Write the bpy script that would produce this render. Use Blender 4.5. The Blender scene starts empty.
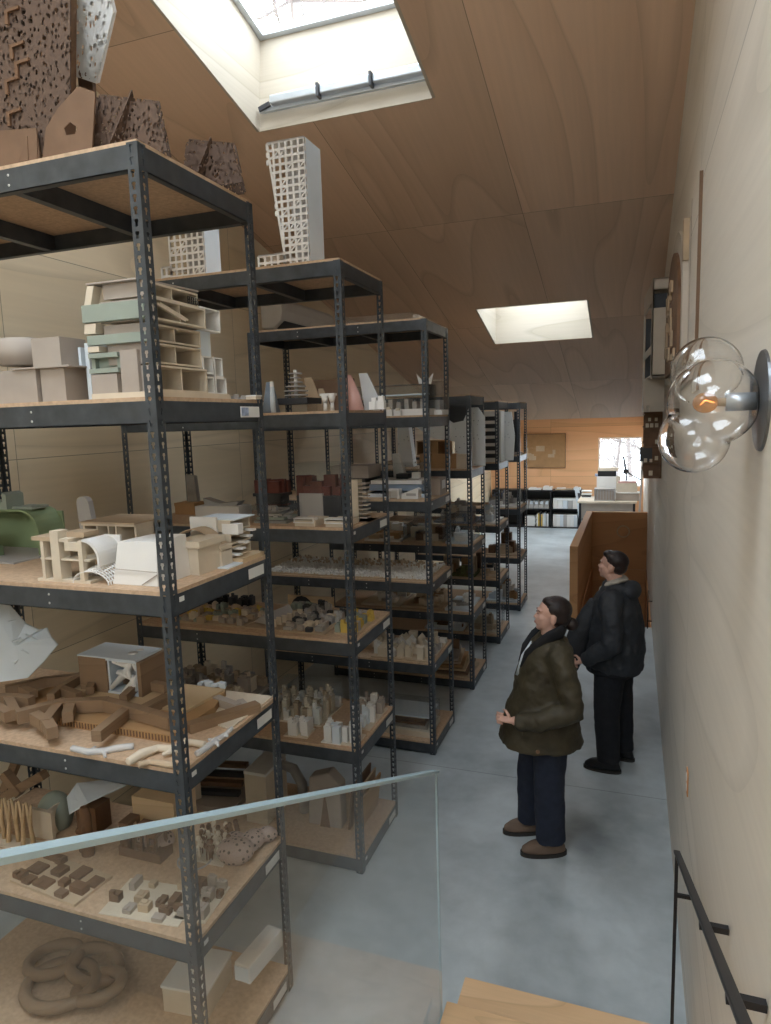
import bpy, math, random
from mathutils import Vector, Matrix
C = bpy.context.scene.collection
D = bpy.data
R = math.radians
random.seed(7)

# ------------------------------------------------------------------ camera (calibrated from the photograph)
F, CX, CY = 683.0, 385.5, 512.0
EYE = Vector((0, 0, 2.743))
YAW, PITCH, ROLL = -0.348, -0.133, -0.030
fwd = Vector((math.sin(YAW)*math.cos(PITCH), math.cos(YAW)*math.cos(PITCH), math.sin(PITCH)))
r0 = Vector((math.cos(YAW), -math.sin(YAW), 0)); u0 = r0.cross(fwd)
rgt = r0*math.cos(ROLL) + u0*math.sin(ROLL)
upv = -r0*math.sin(ROLL) + u0*math.cos(ROLL)
cam = D.objects.new('camera', D.cameras.new('camera')); C.objects.link(cam)
cam.data.sensor_fit = 'VERTICAL'; cam.data.sensor_height = 36; cam.data.lens = F*36/1024
cam.data.clip_start = 0.02; cam.data.clip_end = 300
m = Matrix.Identity(4)
for i in range(3):
    m[i][0] = rgt[i]; m[i][1] = upv[i]; m[i][2] = -fwd[i]; m[i][3] = EYE[i]
cam.matrix_world = m
bpy.context.scene.camera = cam

def ray(u, v): return fwd + rgt*((u-CX)/F) - upv*((v-CY)/F)
def az(u, v, z): d = ray(u, v); return EYE + d*((z-EYE.z)/d.z)      # point on a level plane
def ay(u, v, y): d = ray(u, v); return EYE + d*((y-EYE.y)/d.y)      # point on a plane across the room
def ax(u, v, x): d = ray(u, v); return EYE + d*((x-EYE.x)/d.x)

# ------------------------------------------------------------------ materials
def nt(name):
    mt = D.materials.new(name); mt.use_nodes = True
    n = mt.node_tree; n.nodes.clear()
    o = n.nodes.new('ShaderNodeOutputMaterial')
    return mt, n, o
def N(n, t, **k):
    x = n.nodes.new(t)
    for a, b in k.items():
        if a.startswith('i_'):
            x.inputs[a[2:].replace('_', ' ')].default_value = b
        else: setattr(x, a, b)
    return x
def L(n, a, b): n.links.new(a, b)
def simple(name, col, rough=0.6, metal=0.0, var=0.12, scale=9, bump=0.0, spec=0.4):
    mt, n, o = nt(name)
    b = N(n, 'ShaderNodeBsdfPrincipled'); b.inputs['Roughness'].default_value = rough; b.inputs['Metallic'].default_value = metal
    b.inputs['Specular IOR Level'].default_value = spec
    tc = N(n, 'ShaderNodeTexCoord'); ns = N(n, 'ShaderNodeTexNoise'); ns.inputs['Scale'].default_value = scale; ns.inputs['Detail'].default_value = 4
    L(n, tc.outputs['Object'], ns.inputs['Vector'])
    cr = N(n, 'ShaderNodeValToRGB'); cr.color_ramp.elements[0].position = .3; cr.color_ramp.elements[1].position = .7
    cr.color_ramp.elements[0].color = tuple(c*(1-var) for c in col)+(1,); cr.color_ramp.elements[1].color = tuple(min(1, c*(1+var)) for c in col)+(1,)
    L(n, ns.outputs['Fac'], cr.inputs['Fac']); L(n, cr.outputs['Color'], b.inputs['Base Color'])
    if bump:
        bp = N(n, 'ShaderNodeBump'); bp.inputs['Strength'].default_value = bump; bp.inputs['Distance'].default_value = .01
        n2 = N(n, 'ShaderNodeTexNoise'); n2.inputs['Scale'].default_value = scale*6
        L(n, tc.outputs['Object'], n2.inputs['Vector']); L(n, n2.outputs['Fac'], bp.inputs['Height']); L(n, bp.outputs['Normal'], b.inputs['Normal'])
    L(n, b.outputs['BSDF'], o.inputs['Surface'])
    return mt
def ply(name, c1, c2, order='xyz', gscale=1.0, seams=None, stretch=7.0, rough=0.55, lines=9, dark=.8, panelvar=.1, hot=None):
    """plywood: cathedral grain = contour lines of a stretched noise. order picks which object axes are (across, along)."""
    mt, n, o = nt(name)
    b = N(n, 'ShaderNodeBsdfPrincipled'); b.inputs['Roughness'].default_value = rough; b.inputs['Specular IOR Level'].default_value = .3
    tc = N(n, 'ShaderNodeTexCoord'); sp = N(n, 'ShaderNodeSeparateXYZ'); L(n, tc.outputs['Object'], sp.inputs[0])
    A = sp.outputs['XYZ'.index(order[0].upper())]; B = sp.outputs['XYZ'.index(order[1].upper())]
    cells = None
    def mth(op, a, bb=None, cc=None):
        x = N(n, 'ShaderNodeMath', operation=op)
        for i, q in enumerate((a, bb, cc)):
            if q is None: continue
            if isinstance(q, (int, float)): x.inputs[i].default_value = q
            else: L(n, q, x.inputs[i])
        return x.outputs[0]
    off = 0.0
    seamfac = None; pv = None
    if seams:
        (a0, aw), (b0, bw) = seams
        ca = mth('DIVIDE', mth('SUBTRACT', A, a0), aw); cb = mth('DIVIDE', mth('SUBTRACT', B, b0), bw)
        ia = mth('FLOOR', ca); ib = mth('FLOOR', cb)
        fa = mth('SUBTRACT', ca, ia); fb = mth('SUBTRACT', cb, ib)
        da = mth('MULTIPLY', mth('MINIMUM', fa, mth('SUBTRACT', 1.0, fa)), aw)
        db = mth('MULTIPLY', mth('MINIMUM', fb, mth('SUBTRACT', 1.0, fb)), bw)
        dd = mth('MINIMUM', da, db)
        seamfac = mth('LESS_THAN', dd, .0022)
        cm = N(n, 'ShaderNodeCombineXYZ'); L(n, ia, cm.inputs[0]); L(n, ib, cm.inputs[1])
        wn = N(n, 'ShaderNodeTexWhiteNoise', noise_dimensions='2D'); L(n, cm.outputs[0], wn.inputs['Vector'])
        pv = wn.outputs['Value']
        # screws along the panel edges
    cv = N(n, 'ShaderNodeCombineXYZ')
    L(n, mth('MULTIPLY', A, gscale), cv.inputs[0]); L(n, mth('MULTIPLY', B, gscale/stretch), cv.inputs[1])
    if pv is not None: L(n, mth('MULTIPLY', pv, 37.0), cv.inputs[2])
    ns = N(n, 'ShaderNodeTexNoise'); ns.inputs['Scale'].default_value = 1.9; ns.inputs['Detail'].default_value = 1.2; ns.inputs['Roughness'].default_value = .35
    L(n, cv.outputs[0], ns.inputs['Vector'])
    fr = mth('FRACT', mth('MULTIPLY', ns.outputs['Fac'], lines))
    cr = N(n, 'ShaderNodeValToRGB'); e = cr.color_ramp.elements
    e[0].position = 0; e[0].color = tuple(c*dark for c in c2)+(1,)
    e[1].position = 1; e[1].color = c2+(1,)
    k = e.new(.10); k.color = c1+(1,); k = e.new(.75); k.color = tuple((a+b_)/2 for a, b_ in zip(c1, c2))+(1,)
    L(n, fr, cr.inputs['Fac'])
    # fine fibres
    fv = N(n, 'ShaderNodeCombineXYZ'); L(n, mth('MULTIPLY', A, 60*gscale), fv.inputs[0]); L(n, mth('MULTIPLY', B, 2.2*gscale), fv.inputs[1])
    n2 = N(n, 'ShaderNodeTexNoise'); n2.inputs['Scale'].default_value = 1; n2.inputs['Detail'].default_value = 3; L(n, fv.outputs[0], n2.inputs['Vector'])
    # broad blotches
    n3 = N(n, 'ShaderNodeTexNoise'); n3.inputs['Scale'].default_value = .9; n3.inputs['Detail'].default_value = 2; L(n, cv.outputs[0], n3.inputs['Vector'])
    base = N(n, 'ShaderNodeMix', data_type='RGBA'); base.inputs['Factor'].default_value = .55
    base.inputs['A'].default_value = tuple((a+b_)/2 for a, b_ in zip(c1, c2))+(1,); L(n, cr.outputs['Color'], base.inputs['B'])
    val = mth('ADD', mth('MULTIPLY', n2.outputs['Fac'], .16), mth('MULTIPLY', n3.outputs['Fac'], .22))
    val = mth('ADD', val, .81)
    if pv is not None: val = mth('ADD', val, mth('MULTIPLY', mth('SUBTRACT', pv, .5), panelvar))
    if hot:
        hh = mth('MULTIPLY', mth('COMPARE', ia, hot[0], .1), mth('COMPARE', ib, hot[1], .1)); val = mth('MULTIPLY', val, mth('ADD', 1.0, mth('MULTIPLY', hh, hot[2])))
    if seamfac is not None: val = mth('MULTIPLY', val, mth('SUBTRACT', 1.0, mth('MULTIPLY', seamfac, .6)))
    hs = N(n, 'ShaderNodeMix', data_type='RGBA', blend_type='MULTIPLY'); hs.inputs['Factor'].default_value = 1
    cc = N(n, 'ShaderNodeCombineColor'); L(n, val, cc.inputs[0]); L(n, val, cc.inputs[1]); L(n, val, cc.inputs[2])
    L(n, base.outputs['Result'], hs.inputs['A']); L(n, cc.outputs[0], hs.inputs['B'])
    L(n, hs.outputs['Result'], b.inputs['Base Color']); L(n, b.outputs['BSDF'], o.inputs['Surface'])
    return mt
def thin_glass(name, tint=(.96, .98, .98), ior=1.45, gl=1.0, haze=0.0):
    mt, n, o = nt(name)
    t = N(n, 'ShaderNodeBsdfTransparent'); t.inputs['Color'].default_value = tint+(1,)
    g = N(n, 'ShaderNodeBsdfGlossy'); g.inputs['Roughness'].default_value = .03; g.inputs['Color'].default_value = (gl, gl, gl, 1)
    fr = N(n, 'ShaderNodeFresnel'); fr.inputs['IOR'].default_value = ior
    ge = N(n, 'ShaderNodeNewGeometry'); fm_ = N(n, 'ShaderNodeMath', operation='SUBTRACT'); fm_.inputs[0].default_value = 1.0; L(n, ge.outputs['Backfacing'], fm_.inputs[1])
    fx = N(n, 'ShaderNodeMath', operation='MULTIPLY'); L(n, fr.outputs[0], fx.inputs[0]); L(n, fm_.outputs[0], fx.inputs[1])
    mx = N(n, 'ShaderNodeMixShader'); L(n, fx.outputs[0], mx.inputs[0]); L(n, t.outputs[0], mx.inputs[1]); L(n, g.outputs[0], mx.inputs[2])
    out = mx.outputs[0]
    if haze:
        d = N(n, 'ShaderNodeBsdfDiffuse'); d.inputs['Color'].default_value = (.85, .85, .85, 1)
        m2 = N(n, 'ShaderNodeMixShader'); m2.inputs[0].default_value = haze; L(n, out, m2.inputs[1]); L(n, d.outputs[0], m2.inputs[2]); out = m2.outputs[0]
    L(n, out, o.inputs['Surface'])
    return mt
def perforated(name, col, scale=26, thr=.25, rough=.7, rnd=1.0, sx=1.0, specks=None):
    mt, n, o = nt(name)
    tc = N(n, 'ShaderNodeTexCoord'); mp = N(n, 'ShaderNodeMapping'); mp.inputs['Scale'].default_value = (sx, sx, .7)
    L(n, tc.outputs['Object'], mp.inputs[0])
    vo = N(n, 'ShaderNodeTexVoronoi'); vo.inputs['Scale'].default_value = scale; vo.inputs['Randomness'].default_value = rnd; L(n, mp.outputs[0], vo.inputs['Vector'])
    ns = N(n, 'ShaderNodeTexNoise'); ns.inputs['Scale'].default_value = 6; L(n, tc.outputs['Object'], ns.inputs['Vector'])
    ad = N(n, 'ShaderNodeMath', operation='MULTIPLY_ADD'); L(n, ns.outputs['Fac'], ad.inputs[0]); ad.inputs[1].default_value = .3; ad.inputs[2].default_value = thr-.15
    lt = N(n, 'ShaderNodeMath', operation='LESS_THAN'); L(n, vo.outputs['Distance'], lt.inputs[0]); L(n, ad.outputs[0], lt.inputs[1])
    b = N(n, 'ShaderNodeBsdfPrincipled'); b.inputs['Roughness'].default_value = rough; b.inputs['Base Color'].default_value = col+(1,)
    t = N(n, 'ShaderNodeBsdfTransparent')
    mx = N(n, 'ShaderNodeMixShader'); L(n, lt.outputs[0], mx.inputs[0]); L(n, b.outputs[0], mx.inputs[1]); L(n, t.outputs[0], mx.inputs[2])
    L(n, mx.outputs[0], o.inputs['Surface'])
    return mt
def spotted(name, col, spot, scale=20, thr=.22):
    mt, n, o = nt(name)
    tc = N(n, 'ShaderNodeTexCoord'); vo = N(n, 'ShaderNodeTexVoronoi'); vo.inputs['Scale'].default_value = scale; vo.inputs['Randomness'].default_value = .45
    L(n, tc.outputs['Object'], vo.inputs['Vector'])
    lt = N(n, 'ShaderNodeMath', operation='LESS_THAN'); L(n, vo.outputs['Distance'], lt.inputs[0]); lt.inputs[1].default_value = thr
    mx = N(n, 'ShaderNodeMix', data_type='RGBA'); L(n, lt.outputs[0], mx.inputs['Factor']); mx.inputs['A'].default_value = col+(1,); mx.inputs['B'].default_value = spot+(1,)
    b = N(n, 'ShaderNodeBsdfPrincipled'); b.inputs['Roughness'].default_value = .7; L(n, mx.outputs['Result'], b.inputs['Base Color']); L(n, b.outputs[0], o.inputs['Surface'])
    return mt
def concrete():
    mt, n, o = nt('polished_concrete')
    tc = N(n, 'ShaderNodeTexCoord'); b = N(n, 'ShaderNodeBsdfPrincipled')
    a = N(n, 'ShaderNodeTexNoise'); a.inputs['Scale'].default_value = .9; a.inputs['Detail'].default_value = 6; a.inputs['Roughness'].default_value = .6; a.inputs['Distortion'].default_value = .2
    c = N(n, 'ShaderNodeTexNoise'); c.inputs['Scale'].default_value = 7; c.inputs['Detail'].default_value = 5; c.inputs['Distortion'].default_value = .3
    L(n, tc.outputs['Object'], a.inputs['Vector']); L(n, tc.outputs['Object'], c.inputs['Vector'])
    ad = N(n, 'ShaderNodeMath', operation='MULTIPLY_ADD'); L(n, c.outputs['Fac'], ad.inputs[0]); ad.inputs[1].default_value = .3; L(n, a.outputs['Fac'], ad.inputs[2])
    cr = N(n, 'ShaderNodeValToRGB'); e = cr.color_ramp.elements
    e[0].position = .46; e[0].color = (.30, .335, .35, 1); e[1].position = .84; e[1].color = (.54, .59, .61, 1)
    L(n, ad.outputs[0], cr.inputs['Fac'])
    # saw joints every 4.94 m across the aisle and one darker sanded ring stain
    sp = N(n, 'ShaderNodeSeparateXYZ'); L(n, tc.outputs['Object'], sp.inputs[0])
    md = N(n, 'ShaderNodeMath', operation='MODULO'); L(n, sp.outputs['Y'], md.inputs[0]); md.inputs[1].default_value = 4.94
    s1 = N(n, 'ShaderNodeMath', operation='LESS_THAN'); L(n, md.outputs[0], s1.inputs[0]); s1.inputs[1].default_value = .007
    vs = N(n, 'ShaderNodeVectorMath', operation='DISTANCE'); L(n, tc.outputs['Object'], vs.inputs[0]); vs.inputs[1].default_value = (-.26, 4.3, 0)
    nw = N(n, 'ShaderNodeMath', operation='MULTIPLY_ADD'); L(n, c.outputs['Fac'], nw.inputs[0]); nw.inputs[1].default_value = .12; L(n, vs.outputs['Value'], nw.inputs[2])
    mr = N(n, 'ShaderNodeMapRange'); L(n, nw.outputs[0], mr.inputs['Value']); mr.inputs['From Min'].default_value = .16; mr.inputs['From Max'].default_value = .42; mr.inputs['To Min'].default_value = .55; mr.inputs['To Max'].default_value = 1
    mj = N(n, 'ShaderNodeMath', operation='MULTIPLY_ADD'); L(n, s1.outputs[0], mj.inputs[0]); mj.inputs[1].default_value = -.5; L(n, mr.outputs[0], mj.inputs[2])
    cc = N(n, 'ShaderNodeCombineColor')
    for i in range(3): L(n, mj.outputs[0], cc.inputs[i])
    mx = N(n, 'ShaderNodeMix', data_type='RGBA', blend_type='MULTIPLY'); mx.inputs['Factor'].default_value = 1
    L(n, cr.outputs['Color'], mx.inputs['A']); L(n, cc.outputs[0], mx.inputs['B']); L(n, mx.outputs['Result'], b.inputs['Base Color'])
    rr = N(n, 'ShaderNodeMapRange'); L(n, c.outputs['Fac'], rr.inputs['Value']); rr.inputs['To Min'].default_value = .28; rr.inputs['To Max'].default_value = .5
    L(n, rr.outputs[0], b.inputs['Roughness']); L(n, b.outputs[0], o.inputs['Surface'])
    return mt

M = {}
M['ceil'] = ply('ceiling_plywood', (.70, .50, .355), (.58, .395, .27), 'xy', .55, ((-.905, 1.22), (6.13, 2.44)), lines=10, panelvar=.14, hot=(0, -1, .16))
M['wallR'] = ply('right_wall_plywood', (.72, .665, .59), (.64, .585, .505), 'zy', .5, ((3.77, 3.0), (3.62-2.44*3, 2.44)), lines=8, panelvar=.06, dark=.86)
M['wallL'] = ply('left_wall_plywood', (.78, .66, .48), (.66, .54, .37), 'zy', .5, ((3.80, 1.22), (3.05, 2.44)), lines=7, panelvar=.12, dark=.8)
M['wallB'] = ply('back_wall_plywood', (.80, .47, .26), (.70, .39, .20), 'zx', .5, ((.02, 1.22), (-1.9, 2.44)), lines=6)
M['shaft'] = ply('shaft_plywood', (.50, .445, .37), (.41, .355, .275), 'zx', .9, None, lines=7)
M['box'] = ply('parapet_plywood', (.62, .33, .15), (.52, .26, .11), 'zx', .8, None, lines=8)
M['tread'] = ply('oak_tread', (.80, .55, .33), (.66, .42, .23), 'yx', 1.6, None, lines=7, rough=.4)
M['floor'] = concrete()
M['palebox'] = simple('pale_taupe_board', (.56, .50, .43), .75, 0, .05)
M['darkmetal'] = simple('dark_metal', (.16, .17, .18), .35, .7, .05)
M['steel'] = simple('painted_steel', (.060, .070, .082), .38, .3, .25, 14, .0, .5)
M['zinc'] = simple('zinc', (.6, .62, .64), .35, .8, .1)
M['board'] = simple('particle_board', (.53, .37, .245), .75, 0, .14, 60, .05)
M['boardunder'] = M['board']
M['white'] = simple('white_card', (.78, .76, .73), .7, 0, .05, 5)
M['cool'] = simple('cool_white_card', (.66, .72, .77), .6, 0, .05, 5)
M['taupe'] = simple('taupe_card', (.40, .345, .30), .75, 0, .08, 6)
M['greycard'] = simple('grey_card', (.42, .40, .385), .75, 0, .06, 6)
M['greengrey'] = simple('green_grey_card', (.30, .34, .29), .75, 0, .06, 6)
M['green'] = simple('sage_green_card', (.24, .31, .17), .75, 0, .1, 6)
M['cream'] = simple('cream_card', (.66, .57, .45), .75, 0, .08, 8)
M['tan'] = simple('tan_card', (.50, .38, .26), .75, 0, .1, 8)
M['wood'] = ply('model_wood', (.30, .20, .125), (.235, .15, .09), 'zx', 5, None, lines=5)
M['woodlight'] = ply('light_wood', (.62, .46, .29), (.53, .38, .22), 'zx', 4, None, lines=5)
M['wooddark'] = simple('walnut', (.16, .085, .045), .6, 0, .2, 12)
M['brown'] = simple('brown_card', (.17, .10, .06), .7, 0, .12, 10)
M['cardbd'] = simple('corrugated_card', (.42, .25, .12), .8, 0, .08, 8)
M['red'] = simple('oxblood_resin', (.16, .045, .035), .5, 0, .2, 14)
M['dark'] = simple('dark_grey_plastic', (.05, .052, .058), .5, 0, .1)
M['black'] = simple('black_laminate', (.018, .018, .02), .45, 0, .1)
M['yellow'] = simple('yellow_card', (.60, .42, .09), .7, 0, .1)
M['moss'] = simple('moss_flock', (.16, .17, .07), .95, 0, .3, 30, .3)
M['stone'] = simple('grey_stone', (.33, .31, .29), .8, 0, .25, 10, .2)
M['pink'] = simple('pink_resin', (.62, .36, .32), .4, 0, .15, 6)
M['blueg'] = simple('slate_blue_plastic', (.22, .27, .34), .5, 0, .1)
M['paper'] = simple('white_paper', (.80, .80, .79), .7, 0, .04)
M['lab'] = simple('label_white', (.70, .70, .68), .6, 0, .03)
M['pblue'] = simple('pale_blue_print', (.35, .42, .58), .6, 0, .3, 60)
M['alu'] = simple('brushed_aluminium', (.55, .60, .66), .35, .6, .05)
M['acplastic'] = simple('air_conditioner_plastic', (.62, .60, .57), .5, 0, .03)
M['perfbrown'] = perforated('perforated_brown_card', (.10, .06, .04), 60, .36)
M['perfbrown2'] = perforated('finely_perforated_brown_card', (.095, .055, .035), 80, .42)
M['perfwhite'] = perforated('perforated_white_card', (.74, .73, .70), 48, .38)
M['perfpanel'] = spotted('pin_dotted_white', (.80, .82, .82), (.2, .22, .24), 26, .13)
M['spot'] = spotted('spotted_clay', (.40, .30, .26), (.05, .03, .025), 44, .30)
M['acryl'] = thin_glass('clear_acrylic', (.96, .97, .97), 1.28, .9, .015)
M['frost'] = thin_glass('frosted_acrylic', (.85, .87, .88), 1.4, .9, .45)
M['rail'] = thin_glass('railing_glass', (.93, .95, .95), 1.42, 1.0, .035)
M['pane'] = thin_glass('window_pane', (.97, .98, .98), 1.3, .5)
M['edge'] = simple('glass_edge', (.42, .55, .60), .25, 0, .04, 3, 0, .6)
M['skin'] = simple('skin', (.60, .36, .28), .5, 0, .06, 12)
M['hairD'] = simple('dark_hair', (.018, .010, .009), .35, 0, .3, 40, .3)
M['olive'] = simple('olive_waxed_cotton', (.046, .037, .020), .6, 0, .25, 9, .2)
M['cord'] = simple('black_corduroy', (.010, .010, .012), .8, 0, .2, 40, .3)
M['navy'] = simple('navy_denim', (.014, .019, .036), .8, 0, .2, 20, .1)
M['blackcl'] = simple('black_cloth', (.011, .012, .016), .8, 0, .2, 20, .1)
M['char'] = simple('charcoal_shell_fabric', (.026, .029, .035), .65, 0, .2, 10, .2)
M['fleece'] = simple('beige_fleece', (.42, .37, .31), .9, 0, .15, 40, .3)
M['suede'] = simple('brown_suede', (.16, .11, .08), .85, 0, .12, 14, .1)
M['leather'] = simple('black_leather', (.012, .012, .013), .35, 0, .1)
M['sole'] = simple('rubber_sole', (.03, .026, .022), .7)
M['lip'] = simple('lips', (.42, .17, .15), .5)
M['eye'] = simple('eye_dark', (.03, .02, .02), .2)
M['snow'] = simple('snow', (.85, .88, .95), .9)
M['bark'] = simple('bark', (.11, .09, .08), .9, 0, .3, 6, .3)
mt, n_, o_ = nt('lamp_glass'); g_ = N(n_, 'ShaderNodeBsdfGlass'); g_.inputs['IOR'].default_value = 1.45; g_.inputs['Roughness'].default_value = 0.0; L(n_, g_.outputs[0], o_.inputs['Surface']); M['lampglass'] = mt
M['bulb'] = thin_glass('amber_bulb_glass', (.95, .66, .40), 1.35, .8, .12)
mt, n_, o_ = nt('filament'); g_ = N(n_, 'ShaderNodeEmission'); g_.inputs['Color'].default_value = (1, .35, .1, 1); g_.inputs['Strength'].default_value = 3; L(n_, g_.outputs[0], o_.inputs['Surface']); M['filament'] = mt

# ------------------------------------------------------------------ mesh helpers
class MB:
    def __init__(s): s.v = []; s.f = []
    def add(s, vs, fs, T=None):
        k = len(s.v)
        for p in vs: s.v.append(T @ Vector(p) if T else Vector(p))
        s.f += [tuple(i+k for i in f) for f in fs]; return s
    def box(s, x0, x1, y0, y1, z0, z1, T=None):
        v = [(x, y, z) for z in (z0, z1) for y in (y0, y1) for x in (x0, x1)]
        return s.add(v, [(0, 2, 3, 1), (4, 5, 7, 6), (0, 1, 5, 4), (2, 6, 7, 3), (0, 4, 6, 2), (1, 3, 7, 5)], T)
    def cbox(s, c, d, rz=0, T=None):
        t = Matrix.Translation(Vector(c)) @ Matrix.Rotation(rz, 4, 'Z')
        if T: t = T @ t
        return s.box(-d[0]/2, d[0]/2, -d[1]/2, d[1]/2, 0, d[2], t)
    def prism(s, pts, vec, T=None):
        n = len(pts); vec = Vector(vec)
        v = [Vector(p) for p in pts] + [Vector(p)+vec for p in pts]
        return s.add(v, [tuple(range(n-1, -1, -1)), tuple(range(n, 2*n))] + [(i, (i+1) % n, n+(i+1) % n, n+i) for i in range(n)], T)
    def beam(s, a, b, w, h=None, up=Vector((0, 0, 1))):
        a, b = Vector(a), Vector(b); h = h or w
        d = (b-a).normalized()
        if abs(d.dot(up)) > .98: up = Vector((0, 1, 0))
        sd = d.cross(up).normalized(); uu = sd.cross(d)
        p = [a-sd*w/2-uu*h/2, a+sd*w/2-uu*h/2, a+sd*w/2+uu*h/2, a-sd*w/2+uu*h/2]
        return s.prism(p, b-a)
    def tube(s, pts, rad, n=10, closed=False, cap=True):
        pts = [Vector(p) for p in pts]; m_ = len(pts)
        if not isinstance(rad, (list, tuple)): rad = [rad]*m_
        k = len(s.v); ref = None
        for i, p in enumerate(pts):
            if closed: d = pts[(i+1) % m_]-pts[i-1]
            else: d = pts[min(i+1, m_-1)]-pts[max(i-1, 0)]
            d.normalize()
            if ref is None: ref = Vector((0, 0, 1)) if abs(d.z) < .9 else Vector((1, 0, 0))
            a = (ref - d*ref.dot(d)); a.normalize(); ref = a; b = d.cross(a)
            r = rad[i]; ra, rb = r if isinstance(r, tuple) else (r, r)
            for j in range(n):
                t = 2*math.pi*j/n; s.v.append(p + a*ra*math.cos(t) + b*rb*math.sin(t))
        for i in range(m_ if closed else m_-1):
            for j in range(n):
                i2 = (i+1) % m_
                s.f.append((k+i*n+j, k+i*n+(j+1) % n, k+i2*n+(j+1) % n, k+i2*n+j))
        if cap and not closed:
            s.f.append(tuple(k+j for j in range(n-1, -1, -1))); s.f.append(tuple(k+(m_-1)*n+j for j in range(n)))
        return s
    def loft(s, rings, n=24, sup=2.0):
        """horizontal rings (cx, cy, z, rx, ry)"""
        k = len(s.v)
        for (cx, cy, z, rx, ry) in rings:
            for j in range(n):
                t = 2*math.pi*j/n; c, q = math.cos(t), math.sin(t)
                c = math.copysign(abs(c)**(2/sup), c); q = math.copysign(abs(q)**(2/sup), q)
                s.v.append(Vector((cx+rx*c, cy+ry*q, z)))
        for i in range(len(rings)-1):
            for j in range(n): s.f.append((k+i*n+j, k+i*n+(j+1) % n, k+(i+1)*n+(j+1) % n, k+(i+1)*n+j))
        s.f.append(tuple(k+j for j in range(n-1, -1, -1))); s.f.append(tuple(k+(len(rings)-1)*n+j for j in range(n)))
        return s
    def ball(s, c, r, n=14, T=None):
        if not isinstance(r, (tuple, list)): r = (r, r, r)
        k = len(s.v); c = Vector(c); m_ = n//2
        for i in range(m_+1):
            ph = math.pi*i/m_
            for j in range(n):
                t = 2*math.pi*j/n
                p = Vector((c.x+r[0]*math.sin(ph)*math.cos(t), c.y+r[1]*math.sin(ph)*math.sin(t), c.z+r[2]*math.cos(ph)))
                s.v.append(T @ p if T else p)
        for i in range(m_):
            for j in range(n): s.f.append((k+i*n+j, k+(i+1)*n+j, k+(i+1)*n+(j+1) % n, k+i*n+(j+1) % n))
        return s
    def cyl(s, c, r, h, n=20, r2=None):
        r2 = r if r2 is None else r2
        return s.loft([(c[0], c[1], c[2], r, r), (c[0], c[1], c[2]+h, r2, r2)], n)
    def mesh(s, name, mat, smooth=False):
        me = D.meshes.new(name); me.from_pydata([tuple(p) for p in s.v], [], s.f)
        me.materials.append(M[mat] if isinstance(mat, str) else mat)
        if smooth:
            for p in me.polygons: p.use_smooth = True
        me.validate(); me.update(); return me
    def obj(s, name, mat, parent=None, smooth=False, bevel=0.0, remesh=0.0, sm=0):
        o = D.objects.new(name, s.mesh(name, mat, smooth)); C.objects.link(o)
        if parent: o.parent = parent
        if remesh:
            r = o.modifiers.new('r', 'REMESH'); r.mode = 'VOXEL'; r.voxel_size = remesh; r.use_smooth_shade = True
            if sm: q = o.modifiers.new('s', 'SMOOTH'); q.factor = .5; q.iterations = sm
        if bevel:
            q = o.modifiers.new('b', 'BEVEL'); q.width = bevel; q.segments = 2; q.limit_method = 'ANGLE'
        return o
def tag(o, label=None, cat=None, group=None, kind=None):
    if label: o['label'] = label
    if cat: o['category'] = cat
    if group: o['group'] = group
    if kind: o['kind'] = kind
    return o
def thing(name, label, cat, loc=(0, 0, 0), rz=0, group=None):
    o = D.objects.new(name, None); C.objects.link(o); o.location = loc; o.rotation_euler = (0, 0, rz); o.empty_display_size = .1
    return tag(o, label, cat, group)
def struct(o, label, cat='room'): return tag(o, label, cat, None, 'structure')
def copy_tree(o, parent=None):
    c = o.copy(); C.objects.link(c); c.parent = parent
    for ch in list(o.children): copy_tree(ch, c)
    return c

# ------------------------------------------------------------------ the room
XL, XR = -3.40, .277
Y0, YB = -2.2, 17.42
CA, CS = 5.95, .245
YK = 13.37; ZK = CA-CS*YK
def cz(y): return CA-CS*y if y < YK else ZK
WELL = (-.65, XR, 9.15, 12.62)
b = MB()
for (x0, x1, y0, y1) in ((XL, WELL[0], Y0, YB), (WELL[0], XR, Y0, WELL[2]), (WELL[0], XR, WELL[3], YB)): b.box(x0, x1, y0, y1, -.15, 0)
struct(b.obj('floor', 'floor'), 'grey polished concrete floor with a saw joint', 'floor')
# ceiling with skylight holes
SK = {1: (-2.55, -1.26, 3.46, 4.62), 2: (-1.72, -.49, 8.02, 9.18), 3: (-2.9, -.3, -1.4, 1.5), 4: (-2.7, -.5, 14.0, 16.0)}  # stair and far-end openings are added, out of sight, to brighten the room
xs = [XL, -2.9, -2.55, -1.72, -1.26, -.49, -.3, XR]; yc = [Y0, -1.4, 1.5, 3.46, 4.62, 8.02, 9.18, YK]
b = MB()
for i in range(len(xs)-1):
    for j in range(len(yc)-1):
        mx, my = (xs[i]+xs[i+1])/2, (yc[j]+yc[j+1])/2
        if any(s[0] < mx < s[1] and s[2] < my < s[3] for s in SK.values()): continue
        ya, yb2 = yc[j], yc[j+1]
        v = [(x, y, cz(y)+h) for h in (0, .015) for y in (ya, yb2) for x in (xs[i], xs[i+1])]
        b.add(v, [(0, 1, 3, 2), (4, 6, 7, 5), (0, 4, 5, 1), (2, 3, 7, 6), (0, 2, 6, 4), (1, 5, 7, 3)])
for q_ in ((XL, XR, YK, SK[4][2]), (XL, XR, SK[4][3], YB), (XL, SK[4][0], SK[4][2], SK[4][3]), (SK[4][1], XR, SK[4][2], SK[4][3])): b.box(*q_, ZK, ZK+.015)
struct(b.obj('ceiling', 'ceil'), 'sloping plywood ceiling falling towards the back', 'ceiling')
T_ = .12
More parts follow.
